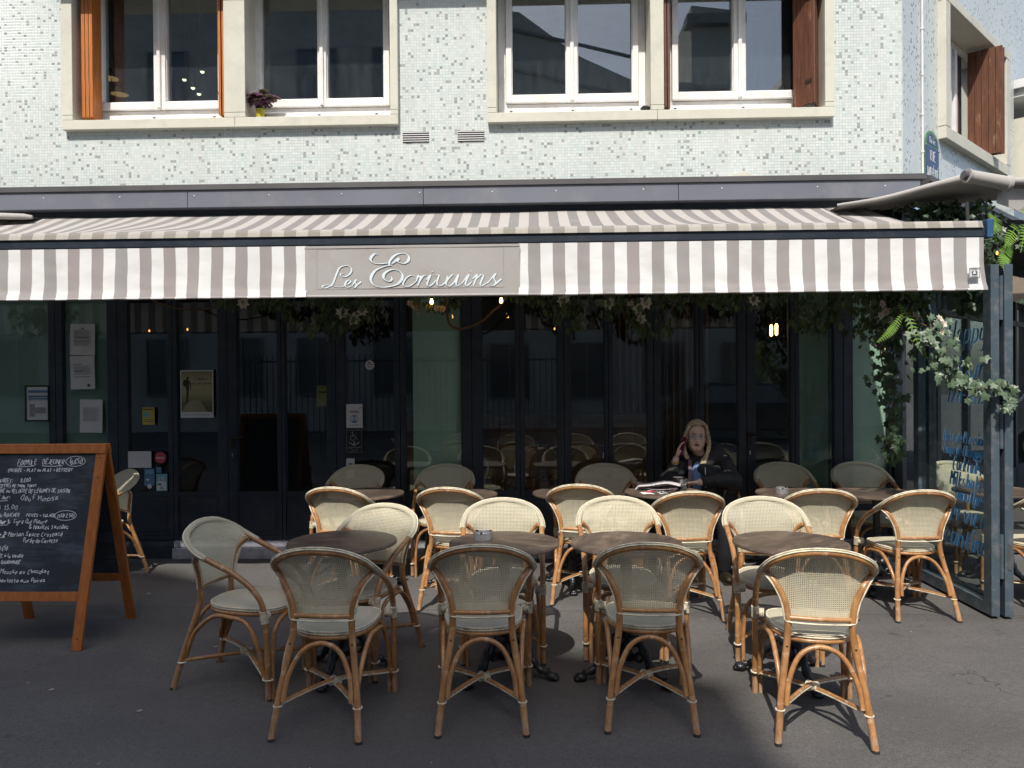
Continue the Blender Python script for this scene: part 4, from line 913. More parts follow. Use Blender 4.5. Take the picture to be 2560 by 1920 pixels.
for i in range(230):
    t_ = rg.random(); P_ = PTS[int(t_*(len(PTS)-1))]; sp_ = .20*(1-t_)**1.2+.055
    p = P_+Vector((rg.gauss(0, sp_*.55)+(.10*(1-t_) if t_ < .5 else 0), rg.gauss(0, .05), rg.gauss(0, .04)))
    place_leaf(ID, LME, p, rg.uniform(.035, .07), rot_m(rg.uniform(-1., 1.), rg.uniform(1.1, 1.9)+pi*0, rg.uniform(-.5, .5)) @ Matrix.Rotation(rg.uniform(2.2, 4.1), 3, 'Z'))
mb = MB()
for i in range(900):
    x = rg.gauss(2.74, .15); z = 2.38-abs(rg.gauss(0, .22)); y = rg.gauss(-1.0, .12)
    if x > 2.96: continue
    L = rg.uniform(.03, .08); leaf_into(mb, (x, y, z), rot_m(rg.uniform(0, 6.28), rg.uniform(-2.2, -.6), rg.uniform(-.8, .8)), L, L*.55)
tag(off(part('leaf_mass', mb, LFD, ID), ID), None, kind='stuff')
for x, z, s_ in [(2.556, 2.142, .04), (2.589, 2.085, .04), (2.612, 2.02, .038), (2.546, 2.059, .036), (2.492, 1.841, .035), (2.80, 2.05, .045)]: off(flower(ID, (x, -1.22, z), s_, PINKP if s_ > .039 else PETAL), ID)
# bright ivy spray in the sun
IS = thing('ivy_spray', 'sunlit variegated ivy spray with pale blossoms reaching across the partition post', 'ivy', (2.75, -1.84, 1.7))
SPRAY = [(2.60, 1.93), (2.595, 1.84), (2.631, 1.755), (2.70, 1.70), (2.70, 1.64), (2.765, 1.59), (2.80, 1.54), (2.90, 1.53), (2.99, 1.54), (3.06, 1.53), (3.12, 1.515)]
PS = catmull([(x, -1.83-.03*sin(i), z) for i, (x, z) in enumerate(SPRAY)], 5)
off(part('stem', MB().tube([(2.66, -1.2, 2.1), (2.62, -1.5, 2.02)]+PS, .004, 5), STEM, IS), IS)
for i in range(165):
    t_ = rg.random()**1.25; P_ = PS[int(t_*(len(PS)-1))]; sp_ = .085*(1-t_)+.022
    if t_ < .12: sp_ = .05
    p = P_+Vector((rg.gauss(.03*(1-t_), sp_), rg.gauss(0, .035), rg.gauss(.01, sp_*.8)))
    place_leaf(IS, LMV, p, rg.uniform(.036, .064), rot_m(rg.uniform(-.9, .9), rg.uniform(.9, 1.6), rg.uniform(-.5, .5)) @ Matrix.Rotation(rg.uniform(2.0, 4.3), 3, 'Z'))
for i in range(14): place_leaf(IS, LMV, (3.085+rg.uniform(-.03, .035), -1.87, 1.50-.11*rg.random()), rg.uniform(.04, .06), rot_m(rg.uniform(-.5, .5), rg.uniform(1., 1.5), 0) @ Matrix.Rotation(rg.uniform(2.5, 3.8), 3, 'Z'))
for x, z in ((2.643, 1.985), (2.62, 1.955), (2.665, 1.95), (2.64, 1.925), (2.655, 1.90)): off(flower(IS, (x, -1.86, z), .032), IS)
# ferns
def frond(par, pts, L, mat=LFERN, n=18):
    P = catmull(pts, 6); mb = MB(); mb.tube(P, .0022, 5)
    for i in range(1, n):
        t_ = i/n; k = t_*(len(P)-1); p = P[int(k)]; d = (P[min(int(k)+1, len(P)-1)]-P[max(int(k)-1, 0)]).normalized()
        side = d.cross(Vector((0, -1, .25))).normalized(); l = L*(sin(pi*(t_*.85+.12)))**.8
        for s_ in (-1, 1):
            q = (side*s_+d*.35).normalized(); up = Vector((0, -1, .2)).normalized(); w = l*.13+.004
            mb.add([p+d*w*.6, p-d*w*.6, p+q*l*.6-d*w*.45-up*.01*0, p+q*l+Vector((0, -.01, -.006)), p+q*l*.6+d*w*.45], [(0, 1, 2, 4), (4, 2, 3)], 0, False)
    return off(part('frond', mb, mat, par), par)
FN = thing('fern', 'bright green sunlit fern fronds under the right end of the awning', 'fern', (2.5, -1.74, 2.05))
frond(FN, [(2.47, -1.72, 2.04), (2.409, -1.74, 1.955), (2.353, -1.76, 1.90), (2.273, -1.78, 1.838)], .035)
frond(FN, [(2.50, -1.6, 2.12), (2.512, -1.72, 1.996), (2.551, -1.76, 1.835), (2.629, -1.78, 1.69)], .042)
FT = thing('fern', 'bright fern growing out beside the blue end cap of the awning', 'fern', (3.15, -1.75, 2.6))
for q in ([(3.3, -1.6, 2.62), (3.22, -1.72, 2.60), (3.14, -1.78, 2.52), (3.10, -1.8, 2.45)], [(3.42, -1.6, 2.68), (3.32, -1.7, 2.64), (3.24, -1.78, 2.55), (3.20, -1.8, 2.42)], [(3.40, -1.6, 2.60), (3.30, -1.7, 2.58), (3.27, -1.78, 2.48), (3.27, -1.8, 2.36)], [(3.12, -1.6, 2.72), (3.09, -1.7, 2.66), (3.04, -1.8, 2.60), (3.0, -1.82, 2.53)],
          [(3.45, -1.7, 2.76), (3.36, -1.72, 2.73), (3.27, -1.78, 2.70), (3.19, -1.8, 2.70)], [(3.5, -1.6, 2.66), (3.42, -1.72, 2.62), (3.38, -1.8, 2.5), (3.36, -1.8, 2.4)], [(3.2, -1.7, 2.5), (3.14, -1.74, 2.44), (3.10, -1.78, 2.38), (3.09, -1.8, 2.30)]): frond(FT, q, .055, n=16)
TI = thing('climbing_ivy', 'dark ivy mass growing behind the right end of the awning', 'ivy', (3.2, -1.0, 2.8))
mb = MB()
for i in range(1500):
    a = rg.gauss(0, 1); x = 3.42+.17*a; z = 2.84+rg.gauss(0, .12)-.12*a*.3; y = -.58+rg.gauss(0, .10)
    if z > 3.02: continue
    ivy_into(mb, (x, y, z), rot_m(rg.uniform(-1.2, 1.2), rg.uniform(.6, 1.9), rg.uniform(-.6, .6)) @ Matrix.Rotation(rg.uniform(1.8, 4.4), 3, 'Z'), rg.uniform(.03, .06))
for i in range(700):
    x = 3.06+rg.gauss(0, .07); z = rg.uniform(2.05, 2.6); y = -1.45+rg.gauss(0, .1)
    ivy_into(mb, (x+.06, y, z), rot_m(rg.uniform(-1.2, 1.2), rg.uniform(.6, 1.9), rg.uniform(-.6, .6)) @ Matrix.Rotation(rg.uniform(1.8, 4.4), 3, 'Z'), rg.uniform(.03, .055))
tag(off(part('leaf_mass', mb, LIVD, TI), TI), None, kind='stuff')
off(part('support_pole', MB().tube([(3.04, -1.5, 2.35), (3.02, -1.5, 2.82)], .012, 8), RUB, TI), TI)
# side awning in taupe canvas
SA = thing('side_awning', 'taupe canvas awning with a rolled front edge at the right corner', 'awning', (3.3, -1.0, 3.0))
off(part('edge_tube', MB().tube(catmull([(2.50, -.55, 3.02), (2.80, -.72, 3.035), (3.10, -.92, 3.085), (3.33, -1.05, 3.12)], 6), [.012, .013, .014, .015, .016, .017, .018, .019, .02, .021, .022, .023, .024, .025, .028, .03, .035, .04, .045], 10), TAUPE, SA), SA)
off(part('fabric', MB().grid(lambda u, v: (2.52+.82*u+1.6*v*u, -.56-.50*u+.9*v, 3.02+.09*u+.10*v-.03*sin(pi*v)), 16, 8).grid(lambda u, v: (2.52+.82*u+1.6*v*u, -.556-.50*u+.9*v, 3.006+.09*u+.10*v-.03*sin(pi*v)), 16, 8), TAUPE, SA), SA)
off(part('roller', MB().lathe([(0, 0), (.052, 0), (.052, .012), (.046, .02), (.05, .30), (.058, .31), (.058, .33), (0, .33)], (3.12, -1.32, 3.05), 20, axis=(.98, .12, -.16)), TAUPE, SA), SA)
off(part('roller_core', MB().lathe([(0, -.03), (.032, -.03), (.032, .0), (0, 0)], (3.12, -1.32, 3.05), 18, axis=(.98, .12, -.16)), LIP, SA), SA)
off(part('front_tube', MB().tube([(3.44, -1.28, 3.015), (4.4, -1.1, 3.06)], .028, 10), TAUPE, SA), SA)
off(part('front_panel', MB().grid(lambda u, v: (3.38+1.1*u, -1.24+.22*u, 2.98-.45*v*(.25+u)+.02*sin(u*9)*v), 16, 8).grid(lambda u, v: (3.38+1.1*u, -1.236+.22*u, 2.98-.45*v*(.25+u)+.02*sin(u*9)*v), 16, 8), TAUPE, SA), SA)
off(part('lower_valance', MB().grid(lambda u, v: (3.36+1.4*u, -.72+.25*u, 2.50-.24*u-.17*v*(1+.25*abs(sin(u*11)))), 40, 6).grid(lambda u, v: (3.36+1.4*u, -.715+.25*u, 2.50-.24*u-.17*v*(1+.25*abs(sin(u*11)))), 40, 6), simple('tan_canvas', C(.25, .2, .155), .85), SA), SA)

# ------------------------------------------------------------------ papers and stickers on the glass
PAPER = simple('white_paper', C(.62, .62, .63), .8, var=.04, scale=8); INK = simple('print_ink', C(.05), .7); GREYINK = simple('grey_print', C(.28), .8)
def sheet(name, label, cat, x0, z0, x1, z1, mat, rotd=0, y=-.004, deco=()):
    cx, cz = (x0+x1)/2, (z0+z1)/2; w, h = abs(x1-x0)/2, abs(z1-z0)/2
    T = thing(name, label, cat, (cx, y, cz)); T.rotation_euler = (0, radians(rotd), 0)
    part('sheet', MB().grid(lambda u, v: (-w+2*w*u, -.0005-.002*sin(pi*u)*sin(pi*v*1.3), -h+2*h*v), 6, 6).grid(lambda u, v: (-w+2*w*u, .0006, -h+2*h*v), 1, 1), mat, T)
    by = {}
    for (a, b, c, d, m_) in deco: by.setdefault(m_.name, (m_, MB()))[1].box(-w+2*w*a, -w+2*w*c, -.0042, -.0036, h-2*h*d, h-2*h*b)
    for m_, q in by.values(): part('printing', q, m_, T)
    return T, w, h
txt = lambda m_, r, a=.15, b=.85, st=.035: [(a, z, b-(.12 if i % 3 == 1 else 0), z+.012, m_) for i, z in enumerate([r[0]+st*k for k in range(int((r[1]-r[0])/st))])]
T1 = txt(GREYINK, (.2, .75)); 
sheet('notice_paper', 'upper of two stacked white papers taped to the left glass', 'paper', -4.26, 2.15, -4.03, 1.862, PAPER, 1, deco=T1+[(.2, .42, .8, .435, INK), (.2, .55, .8, .565, INK), (.45, .12, .55, .17, GREYINK)])
sheet('notice_paper', 'lower of two stacked white papers taped to the left glass', 'paper', -4.262, 1.855, -4.035, 1.55, PAPER, -1, deco=[(.15, .25, .5, .265, INK), (.15, .45, .52, .465, INK), (.15, .62, .8, .635, INK), (.7, .85, .8, .93, INK)]+txt(GREYINK, (.3, .6)))
sheet('notice_paper', 'grey-white paper directly above the chalkboard top', 'paper', -4.178, 1.455, -3.968, 1.15, PAPER, 1, deco=txt(GREYINK, (.25, .7)))
BL = simple('notice_blue', C(.10, .20, .34), .7); CY = simple('sticker_cyan', C(.18, .40, .50), .6); YE = simple('notice_yellow', C(.50, .42, .08), .7); RED = simple('sticker_red', C(.55, .06, .10), .6)
T_, w, h = sheet('framed_notice', 'black-framed notice with blue bars, far left glass', 'notice', -4.675, 1.575, -4.475, 1.27, PAPER, deco=[(.1, .10, 1, .18, BL), (.1, .26, 1, .31, BL), (.1, .33, 1, .36, BL), (.1, .38, 1, .40, BL), (.15, .52, .4, .9, GREYINK), (.4, .62, .9, .8, GREYINK)])
part('frame', MB().box(-w-.015, -w, -.006, .004, -h-.015, h+.015).box(w, w+.008, -.006, .004, -h-.015, h+.015).box(-w, w, -.006, .004, h, h+.015).box(-w, w, -.006, .004, -h-.015, -h), HOLE, T_)
sheet('notice_paper', 'blank white sheet low on the poster door, beside the pink sticker', 'paper', -3.733, .976, -3.517, .825, PAPER)
sheet('yellow_notice', 'small yellow notice on the door left of the walking-man poster', 'notice', -3.595, 1.379, -3.482, 1.22, YE, deco=[(.1, .28, .55, .55, CY), (.1, .08, .9, .14, INK), (.1, .7, .9, .73, INK), (.1, .8, .9, .83, INK)])
sheet('blue_sticker', 'mid-blue square sticker low on the glass behind the lone chair', 'sticker', -3.583, .818, -3.488, .66, BL, deco=[(.1, .1, .9, .3, CY), (.2, .6, .5, .7, PAPER)])
sheet('blue_sticker', 'tiny blue sticker above the pale card payment sticker', 'sticker', -3.474, .830, -3.424, .778, BL, deco=[(.1, .1, .9, .2, CY)])
T_, w, h = sheet('card_sticker', 'pale cyan card payment sticker with letters CB low on the door', 'sticker', -3.474, .768, -3.370, .61, CY, deco=[(.08, .45, .92, .95, PAPER), (.15, .55, .5, .65, BL), (.4, .78, .6, .86, BL)])
mb = MB(); write(mb, 'CB', -.035, .012, .035, Vector((0, -.0048, 0)), Vector((1, 0, 0)), Vector((0, 0, 1)), Vector((0, -1, 0)), .007, fit=.07); part('lettering', mb, PAPER, T_)
def disc(name, label, x, z, r, mat, y=-.004):
    T = thing(name, label, 'sticker', (x, y, z)); part('disc', MB().lathe([(0, .002), (r, .002), (r, 0), (0, 0)], n=28, axis=(0, -1, 0)), mat, T); return T
T_ = disc('round_sticker', 'round pink-red sticker low on the door with a white word', -3.43, .918, .052, RED)
mb = MB(); write(mb, 'checkr', -.04, -.01, .022, Vector((0, -.003, 0)), Vector((1, 0, 0)), Vector((0, 0, 1)), Vector((0, -1, 0)), .004, fit=.08); part('lettering', mb, PAPER, T_)
T_ = disc('round_sticker', 'round white sticker with a dark leaf mark, high on the middle-left door', -1.493, 1.75, .042, PAPER)
part('printing', MB().box(-.03, .03, -.0035, -.002, .004, .009).box(-.026, .026, -.0035, -.002, -.012, -.008).box(-.018, .018, -.0035, -.002, -.023, -.019).ell((-.004, -.003, .022), (.014, .001, .006), 10, 5), INK, T_)
T_ = disc('round_sticker', 'small round white sticker at the bottom corner of the poster door', -3.535, .655, .022, PAPER)
# poster
pm = NT('poster_print'); sx = pm.n('SeparateXYZ', {0: pm.obj()}); z_ = sx.outputs[2]
pm.P(base=pm.mix(pm.ramp(pm.noise(pm.mapv(pm.obj(), (3, 1, 9)), 3, 5), [(.35, 0.), (.7, .5)]), pm.ramp(pm.math('MULTIPLY_ADD', z_, 2.3, .5), [(0, C(.03, .035, .02)), (.3, C(.09, .09, .045)), (.5, C(.36, .33, .17)), (.75, C(.42, .36, .20)), (1, C(.17, .15, .09))]), C(.22, .20, .11)), rough=.4)
T_ = thing('poster', 'framed sepia poster of a walking man with backpack on the left door', 'poster', (-3.086, -.004, 1.4985))
part('frame', MB().box(-.152, .152, -.002, .002, -.2175, .2175), PAPER, T_); part('print', MB().box(-.143, .143, -.004, -.0022, -.165, .208), pm.m, T_)
part('caption_strip', MB().box(-.13, .13, -.0045, -.0022, -.205, -.172), PAPER, T_)
DK = simple('poster_figure', C(.02, .018, .012), .6)
part('figure', MB().ell((-.083, -.0045, .145), (.011, .0015, .014)).ell((-.088, -.0045, .098), (.019, .0015, .04)).ell((-.11, -.0045, .10), (.018, .0015, .033)).prism([(-.10, .07), (-.07, .07), (-.078, -.01), (-.085, -.085), (-.10, -.085), (-.093, 0)], -.0052, -.004).prism([(-.07, .12), (-.06, .12), (-.05, .03), (-.056, .03)], -.0052, -.004), DK, T_)
part('path', MB().prism([(-.143, -.165), (-.09, -.08), (-.02, -.055), (.03, -.06), (.095, -.165)], -.0043, -.0041), simple('poster_path', C(.28, .26, .16), .6), T_)
mb = MB(); K = (Vector((0, -.0048, 0)), Vector((1, 0, 0)), Vector((0, 0, 1)), Vector((0, -1, 0)))
write(mb, "L'opéra", -.02, .128, .026, *K, .0035, slant=.25, fit=.12); write(mb, 'sans pour et moi', -.06, .088, .024, *K, .003, slant=.25, fit=.19)
write(mb, 'La porte ouverte aux sentiers', -.12, -.194, .011, *K, .0018, fit=.23); part('lettering', mb, DK, T_)
# mask notice
T_, w, h = sheet('mask_notice', 'white notice with a masked face in a blue ring', 'notice', -1.713, 1.396, -1.563, 1.18, PAPER, deco=[(.25, .28, .75, .31, RED), (.2, .33, .8, .36, BL), (.15, .86, .85, .87, GREYINK), (.25, .90, .75, .91, GREYINK), (.8, .14, .95, .17, INK)])
part('ring', MB().tube([(.036*cos(t), -.005, -.026+.036*sin(t)) for t in [i*pi/12 for i in range(24)]], .0022, 5, closed=True), BL, T_)
part('face', MB().ell((0, -.0045, -.016), (.015, .002, .02)).ell((0, -.004, -.052), (.025, .001, .012)), BL, T_); part('face_mask', MB().ell((0, -.006, -.018), (.011, .0015, .007)), PAPER, T_)
# wheelchair sign
T_ = thing('accessibility_sign', 'black wheelchair sign with arrow reading ACCÈS FACILITÉ', 'sign', (-1.641, -.004, 1.058))
part('plate', MB().box(-.072, .072, -.002, .002, -.102, .102), simple('sign_black', C(.012), .4), T_)
part('border', MB().box(-.072, .072, -.003, -.0021, .099, .102).box(-.072, .072, -.003, -.0021, -.102, -.099).box(-.072, -.069, -.003, -.0021, -.099, .099).box(.069, .072, -.003, -.0021, -.099, .099), GREYINK, T_)
SG = simple('sign_grey', C(.36), .6); kk = lambda pts, w_: ribbon(mb, pts, lambda d, t: w_, *K, 0, n=1)
mb = MB(); mb.ell((-.016, -.004, .082), (.006, .001, .006), 10, 5); kk([(-.016, .074), (-.014, .045), (.012, .045), (.022, .02), (.032, .024)], .005); kk([(-.014, .058), (.008, .058)], .004)
ribbon(mb, [(-.014+.022*cos(a), .030+.022*sin(a)) for a in [1.9+i*.35 for i in range(13)]], lambda d, t: .0045, *K, 0, n=1)
kk([(0, 0), (0, -.035)], .009); kk([(-.048, -.008), (0, -.038), (.048, -.008)], .009); part('symbol', mb, SG, T_)
mb = MB(); write(mb, 'ACCÈS FACILITÉ', -.06, -.062, .010, *K, .0022, fit=.12, round_=False); write(mb, 'Sonnez', -.035, -.078, .006, *K, .0013, fit=.07); write(mb, 'à la porte', -.03, -.091, .006, *K, .0013, fit=.06); part('lettering', mb, SG, T_)
T_, w, h = sheet('help_sign', 'small white sign reading AIDE above the chair', 'sign', -1.717, .902, -1.640, .72, PAPER, deco=[(.05, .03, .13, .07, INK), (.85, .03, .93, .07, INK)])
mb = MB(); write(mb, 'AIDE', -.02, .035, .014, *K, .003, fit=.042); part('lettering', mb, INK, T_)
# street sign
SS = thing('street_sign', 'navy enamel street sign with green border on the side wall', 'street sign'); SS.matrix_world = SM @ Matrix.Translation((.70, -.012, 3.60))
NB_ = simple('sign_enamel_navy', C(.035, .045, .13), .25); GB_ = simple('sign_enamel_green', C(.06, .20, .07), .3); LW_ = simple('sign_enamel_white', C(.75), .3)
arc = [(.17*cos(a), .16+.13*sin(a)) for a in [i*pi/12 for i in range(13)]]
part('enamel_plate', MB().prism([(-.18, -.22), (.18, -.22), (.18, .16)]+[(x*1.04, z+.008) for x, z in arc[1:-1]]+[(-.18, .16)], 0, .008), GB_, SS)
part('navy_field', MB().prism([(-.165, -.205), (.165, -.205), (.165, .15), (-.165, .15)], -.002, 0).prism([(x*.82, .166+(z-.16)*.82) for x, z in arc], -.002, 0), NB_, SS)
K2 = (Vector((0, -.004, 0)), Vector((1, 0, 0)), Vector((0, 0, 1)), Vector((0, -1, 0)))
mb = MB(); write(mb, '15e Arr.', -.09, .18, .055, *K2, .009, fit=.18, round_=False); write(mb, 'RUE', -.075, .02, .09, *K2, .014, fit=.15, round_=False); write(mb, 'SAINTE-FÉLICITÉ', -.15, -.13, .08, *K2, .011, fit=.30, round_=False); part('lettering', mb, LW_, SS)
for p in ((0, .262), (.172, .14), (-.172, .14)): part('screw', MB().ell((p[0], -.004, p[1]), (.012, .004, .012), 8, 5), STEEL, SS)

# ------------------------------------------------------------------ sill things and lamps upstairs
PL_ = thing('potted_plant', 'purple-leaved plant in a small yellow pot on the window sill', 'potted plant', (-2.44, -.095, 3.958))
part('pot', MB().lathe([(0, 0), (.034, 0), (.042, .085), (.045, .085), (.045, .092), (.038, .092), (.036, .08), (0, .08)], n=20), simple('yellow_glazed_pot', C(.50, .42, .04), .25), PL_)
PUR = leafmat('purple_leaf', C(.10, .025, .09), C(.20, .06, .17), .3, .5, C(.16, .05, .13)); PST = simple('pale_stalk', C(.35, .42, .2), .7)
for i in range(46):
    a = rg.uniform(0, 6.28); r = rg.uniform(.02, .15); z = .11+.14*rg.random()*(1.2-r*4)+.03; top_ = Vector((r*cos(a), r*sin(a)*.5, z))
    mb = MB(); mb.tube(catmull([(0, 0, .08), (top_.x*.4, top_.y*.4, z*.9), tuple(top_)], 3), .0012, 4); part('stalk', mb, PST, PL_)
    mb = MB()
    for k in range(3): 
        b = a+k*2.09; M = Matrix.Rotation(b, 3, 'Z') @ Matrix.Rotation(-.5+rg.uniform(-.2, .2), 3, 'X')
        v = [Vector((0, 0, 0)), Vector((.034, .028, 0)), Vector((.024, .050, -.004)), Vector((0, .042, 0)), Vector((-.024, .050, -.004)), Vector((-.034, .028, 0))]
        mb.add([top_+M@q for q in v], [(0, 1, 2, 3), (0, 3, 4, 5)])
    part('leaf', mb, PUR, PL_)
T_ = thing('sill_ashtray', 'small dark round ashtray on the sill between the right-hand windows', 'ashtray', (1.0, -.10, 3.958)); part('bowl', MB().lathe([(0, 0), (.03, 0), (.042, .02), (.044, .04), (.038, .044), (.03, .02), (0, .015)], n=20), IRON, T_)
part('lid', MB().lathe([(0, .046), (.04, .046), (.03, .058), (0, .06)], n=20), STEEL, T_)
LAMPM = simple('dark_lamp_metal', C(.03), .3, metal=.6); LIN = emis('lamp_inner_glow', C(.9, .5, .2), .5)
for (x, z), lb in (((-4.47, 4.85), 'upper black dish pendant lamp inside the left window'), ((-4.37, 4.68), 'middle black dish pendant lamp inside the left window'), ((-4.40, 4.47), 'lowest black dish pendant lamp inside the left window')):
    T = thing('pendant_lamp', lb, 'pendant lamp', (x, 1.1, z), 0, 'dish pendant lamps upstairs')
    part('lamp_shade', MB().lathe([(.09, -.02), (.075, .0), (.03, .05), (.02, .09), (0, .10)], n=20), LAMPM, T); part('lamp_disc', MB().lathe([(0, -.018), (.086, -.018), (.086, -.016), (0, -.016)], n=20), LIN, T)
    part('cord', MB().tube([(0, 0, .1), (-.06, 0, .35), (-.15, 0, 1.2)], .004, 5), HOLE, T)
for (x, z), lb in (((-3.72, 4.845), 'leftmost of four warm spot lights inside the left window'), ((-3.628, 4.755), 'centre lower of four warm spot lights inside the left window'), ((-3.525, 4.926), 'highest of four warm spot lights inside the left window'), ((-3.563, 4.689), 'smallest and lowest of four warm spot lights inside the left window')):
    T = thing('spot_light', lb, 'spot light', (x, 1.2, z), 0, 'spot lights upstairs'); part('lens', MB().ell((0, 0, 0), (.022, .022, .018), 12, 8), SPOTB, T); part('housing', MB().lathe([(.024, .0), (.028, .04), (.004, .05), (.003, 1.2), (0, 1.2)], n=12), LAMPM, T)

# ------------------------------------------------------------------ things on the woman's table
CX, CY_ = 1.0, -.93
T_ = thing('coffee_cup', 'brown coffee cup with white inside on the woman\'s table', 'cup', (1.155, -.74, .736))
part('cup_body', MB().lathe([(0, 0), (.024, 0), (.03, .012), (.042, .045), (.045, .075), (.0455, .078)], n=24), simple('brown_glaze', C(.06, .028, .022), .2), T_)
part('cup_lining', MB().lathe([(.0455, .078), (.042, .076), (.038, .045), (.025, .015), (0, .012)], n=24), simple('white_glaze', C(.8), .2), T_); part('milk_foam', MB().lathe([(0, .066), (.0405, .066)], n=24), simple('milk_foam', C(.7, .58, .42), .6), T_)
part('handle', MB().tube(catmull([(.04, 0, .062), (.068, 0, .058), (.066, 0, .03), (.036, 0, .024)], 5), .005, 7), simple('brown_glaze2', C(.06, .028, .022), .2), T_)
T_ = thing('saucer', 'blue saucer under the coffee cup', 'saucer', (1.15, -.745, .7295)); part('dish', MB().lathe([(0, .001), (.03, .001), (.075, .010), (.076, .013), (.03, .0055), (0, .0055)], n=32), simple('blue_glaze', C(.03, .17, .40), .25), T_)
T_ = thing('water_glass', 'clear tumbler of water in front of the coffee cup', 'glass', (1.175, -.85, .7295))
part('tumbler', MB().lathe([(0, .0), (.026, .0), (.034, .085), (.0325, .085), (.0255, .010), (0, .010)], n=24), GLASSC, T_); part('water', MB().lathe([(0, .011), (.0252, .011), (.0292, .05), (0, .05)], n=24), GLASSC, T_)
NW = NT('newsprint'); vv_ = NW.n('TexVoronoi', {'Vector': NW.mapv(NW.obj(), (60, 45, 1)), 'Scale': 1.}, feature='F1'); NW.P(base=NW.ramp(vv_.outputs['Color'], [(0, C(.62, .60, .60)), (.45, C(.70, .68, .68)), (.5, C(.62, .36, .37)), (.54, C(.66, .62, .62)), (.8, C(.30, .30, .34)), (.9, C(.68, .66, .65))], 'CONSTANT'), rough=.8)
T_ = thing('newspaper', 'folded newspaper with pink print on the woman\'s table', 'newspaper', (.965, -.80, .7295), radians(-12))
for k in range(4): part('page', MB().grid(lambda u, v: (-.16+.32*u+.01*k, -.10+.2*v-.006*k, .003+.009*k+.022*(k > 1)*sin(pi*u*.8)+.006*sin(u*7+k)), 14, 6), NW.m, T_)
T_ = thing('paper_sheet', 'white paper sheet with red packet and keys at the table edge', 'paper', (.90, -1.03, .7295), radians(10)); part('sheet', MB().grid(lambda u, v: (-.085+.19*u, -.05+.1*v, .001+.003*sin(u*8)), 8, 4), simple('plain_paper', C(.78), .8), T_)
T_ = thing('red_packet', 'small red packet lying on the white paper sheet', 'packet', (.885, -1.0, .734), radians(20)); part('wrapper', MB().box(-.03, .03, -.012, .012, 0, .010), simple('red_foil', C(.6, .04, .07), .35), T_, .003); part('label_stripe', MB().box(-.018, .012, -.0125, .0125, .0102, .0106), PAPER, T_)
T_ = thing('key_ring', 'bunch of metal keys on the white paper sheet', 'keys', (.955, -1.03, .734)); part('ring', MB().tube([(.014*cos(k*pi/6), .014*sin(k*pi/6), .002) for k in range(12)], .0015, 5, closed=True), STEEL, T_)
for a in (.2, 1.1, -.7): part('key', MB().obox((.035*cos(a), .035*sin(a), .003), (.018*cos(a), .018*sin(a), 0), (-.004*sin(a), .004*cos(a), 0), (0, 0, .001)).ell((.018*cos(a), .018*sin(a), .003), (.008, .008, .0015), 10, 4), STEEL, T_)

# ------------------------------------------------------------------ the seated woman
def skin_mat():
    t = NT('skin'); n = t.noise(t.obj(), 30, 4); t.P(base=t.ramp(n, [(.3, C(.66, .43, .34)), (.7, C(.76, .54, .44))]), rough=.5, sub=.05); return t.m
SKIN = skin_mat(); HAIRM = simple('blonde_hair', C(.66, .54, .37), .5, var=.3, scale=70); JKT = simple('black_jacket_fabric', C(.018, .018, .021), .62, var=.3, scale=40, bump=.5, bscale=150)
PILE = simple('charcoal_pile', C(.05, .05, .055), .95, var=.3, scale=80, bump=1., bscale=260)
WO = thing('person', 'seated blonde woman in glasses and black jacket holding a phone to her ear', 'person', (1.40, -.47, 0))
def off2(o): o.location = -WO.location; return o
def remesh(o, vox, it=3):
    r = o.modifiers.new('remesh', 'REMESH'); r.mode = 'VOXEL'; r.voxel_size = vox; r.use_smooth_shade = True
    s_ = o.modifiers.new('smooth', 'SMOOTH'); s_.iterations = it; s_.factor = .5; return o
def cap(mb, pts, rs, n=12): 
    mb.tube(catmull(pts, 5), [rs[0]+(rs[-1]-rs[0])*0 if False else 0 for _ in ()] or _ri(pts, rs), n)
    mb.ell(pts[0], (rs[0],)*3, n, 8); mb.ell(pts[-1], (rs[-1],)*3, n, 8)
def _ri(pts, rs):
    N = (len(pts)-1)*5+1; out = []
    for i in range(N):
        f = i/5; k = min(int(f), len(rs)-2); out.append(rs[k]+(rs[k+1]-rs[k])*(f-k))
    return out
HC = Vector((1.345, -.53, 1.12)); HR = Matrix.Rotation(-.16, 3, 'Z') @ Matrix.Rotation(.06, 3, 'Y') @ Matrix.Rotation(-.10, 3, 'X')
HS = 1.12
def H(x, y, z): return HC+HR3@(Vector((x, y, z))*HS)
HR3 = HR
HR = HR*HS
b = MB()
b.ell(H(0, .015, .035), (.073, .092, .088), 20, 14, M=HR); b.ell(H(0, -.020, -.030), (.060, .068, .075), 18, 12, M=HR); b.ell(H(0, -.040, -.078), (.036, .038, .030), 14, 10, M=HR)
b.ell(H(-.034, -.060, -.026), (.022, .020, .022), 12, 8, M=HR); b.ell(H(.034, -.060, -.026), (.022, .020, .022), 12, 8, M=HR)
b.ell(H(0, -.088, -.016), (.0105, .016, .026), 12, 8, M=HR); b.ell(H(0, -.094, -.032), (.014, .013, .010), 12, 8, M=HR); b.ell(H(0, -.078, .024), (.046, .014, .010), 12, 8, M=HR)
b.ell(H(0, -.078, -.060), (.026, .014, .012), 12, 8, M=HR)
for s_ in (-1, 1): b.ell(H(s_*.072, .005, -.015), (.010, .020, .032), 10, 8, M=HR)
cap(b, [H(0, .02, -.07), (1.375, -.49, .98), (1.385, -.47, .90)], [.050, .048, .062]); cap(b, [(1.385, -.46, .92), (1.39, -.44, .75), (1.39, -.42, .55)], [.09, .11, .13])
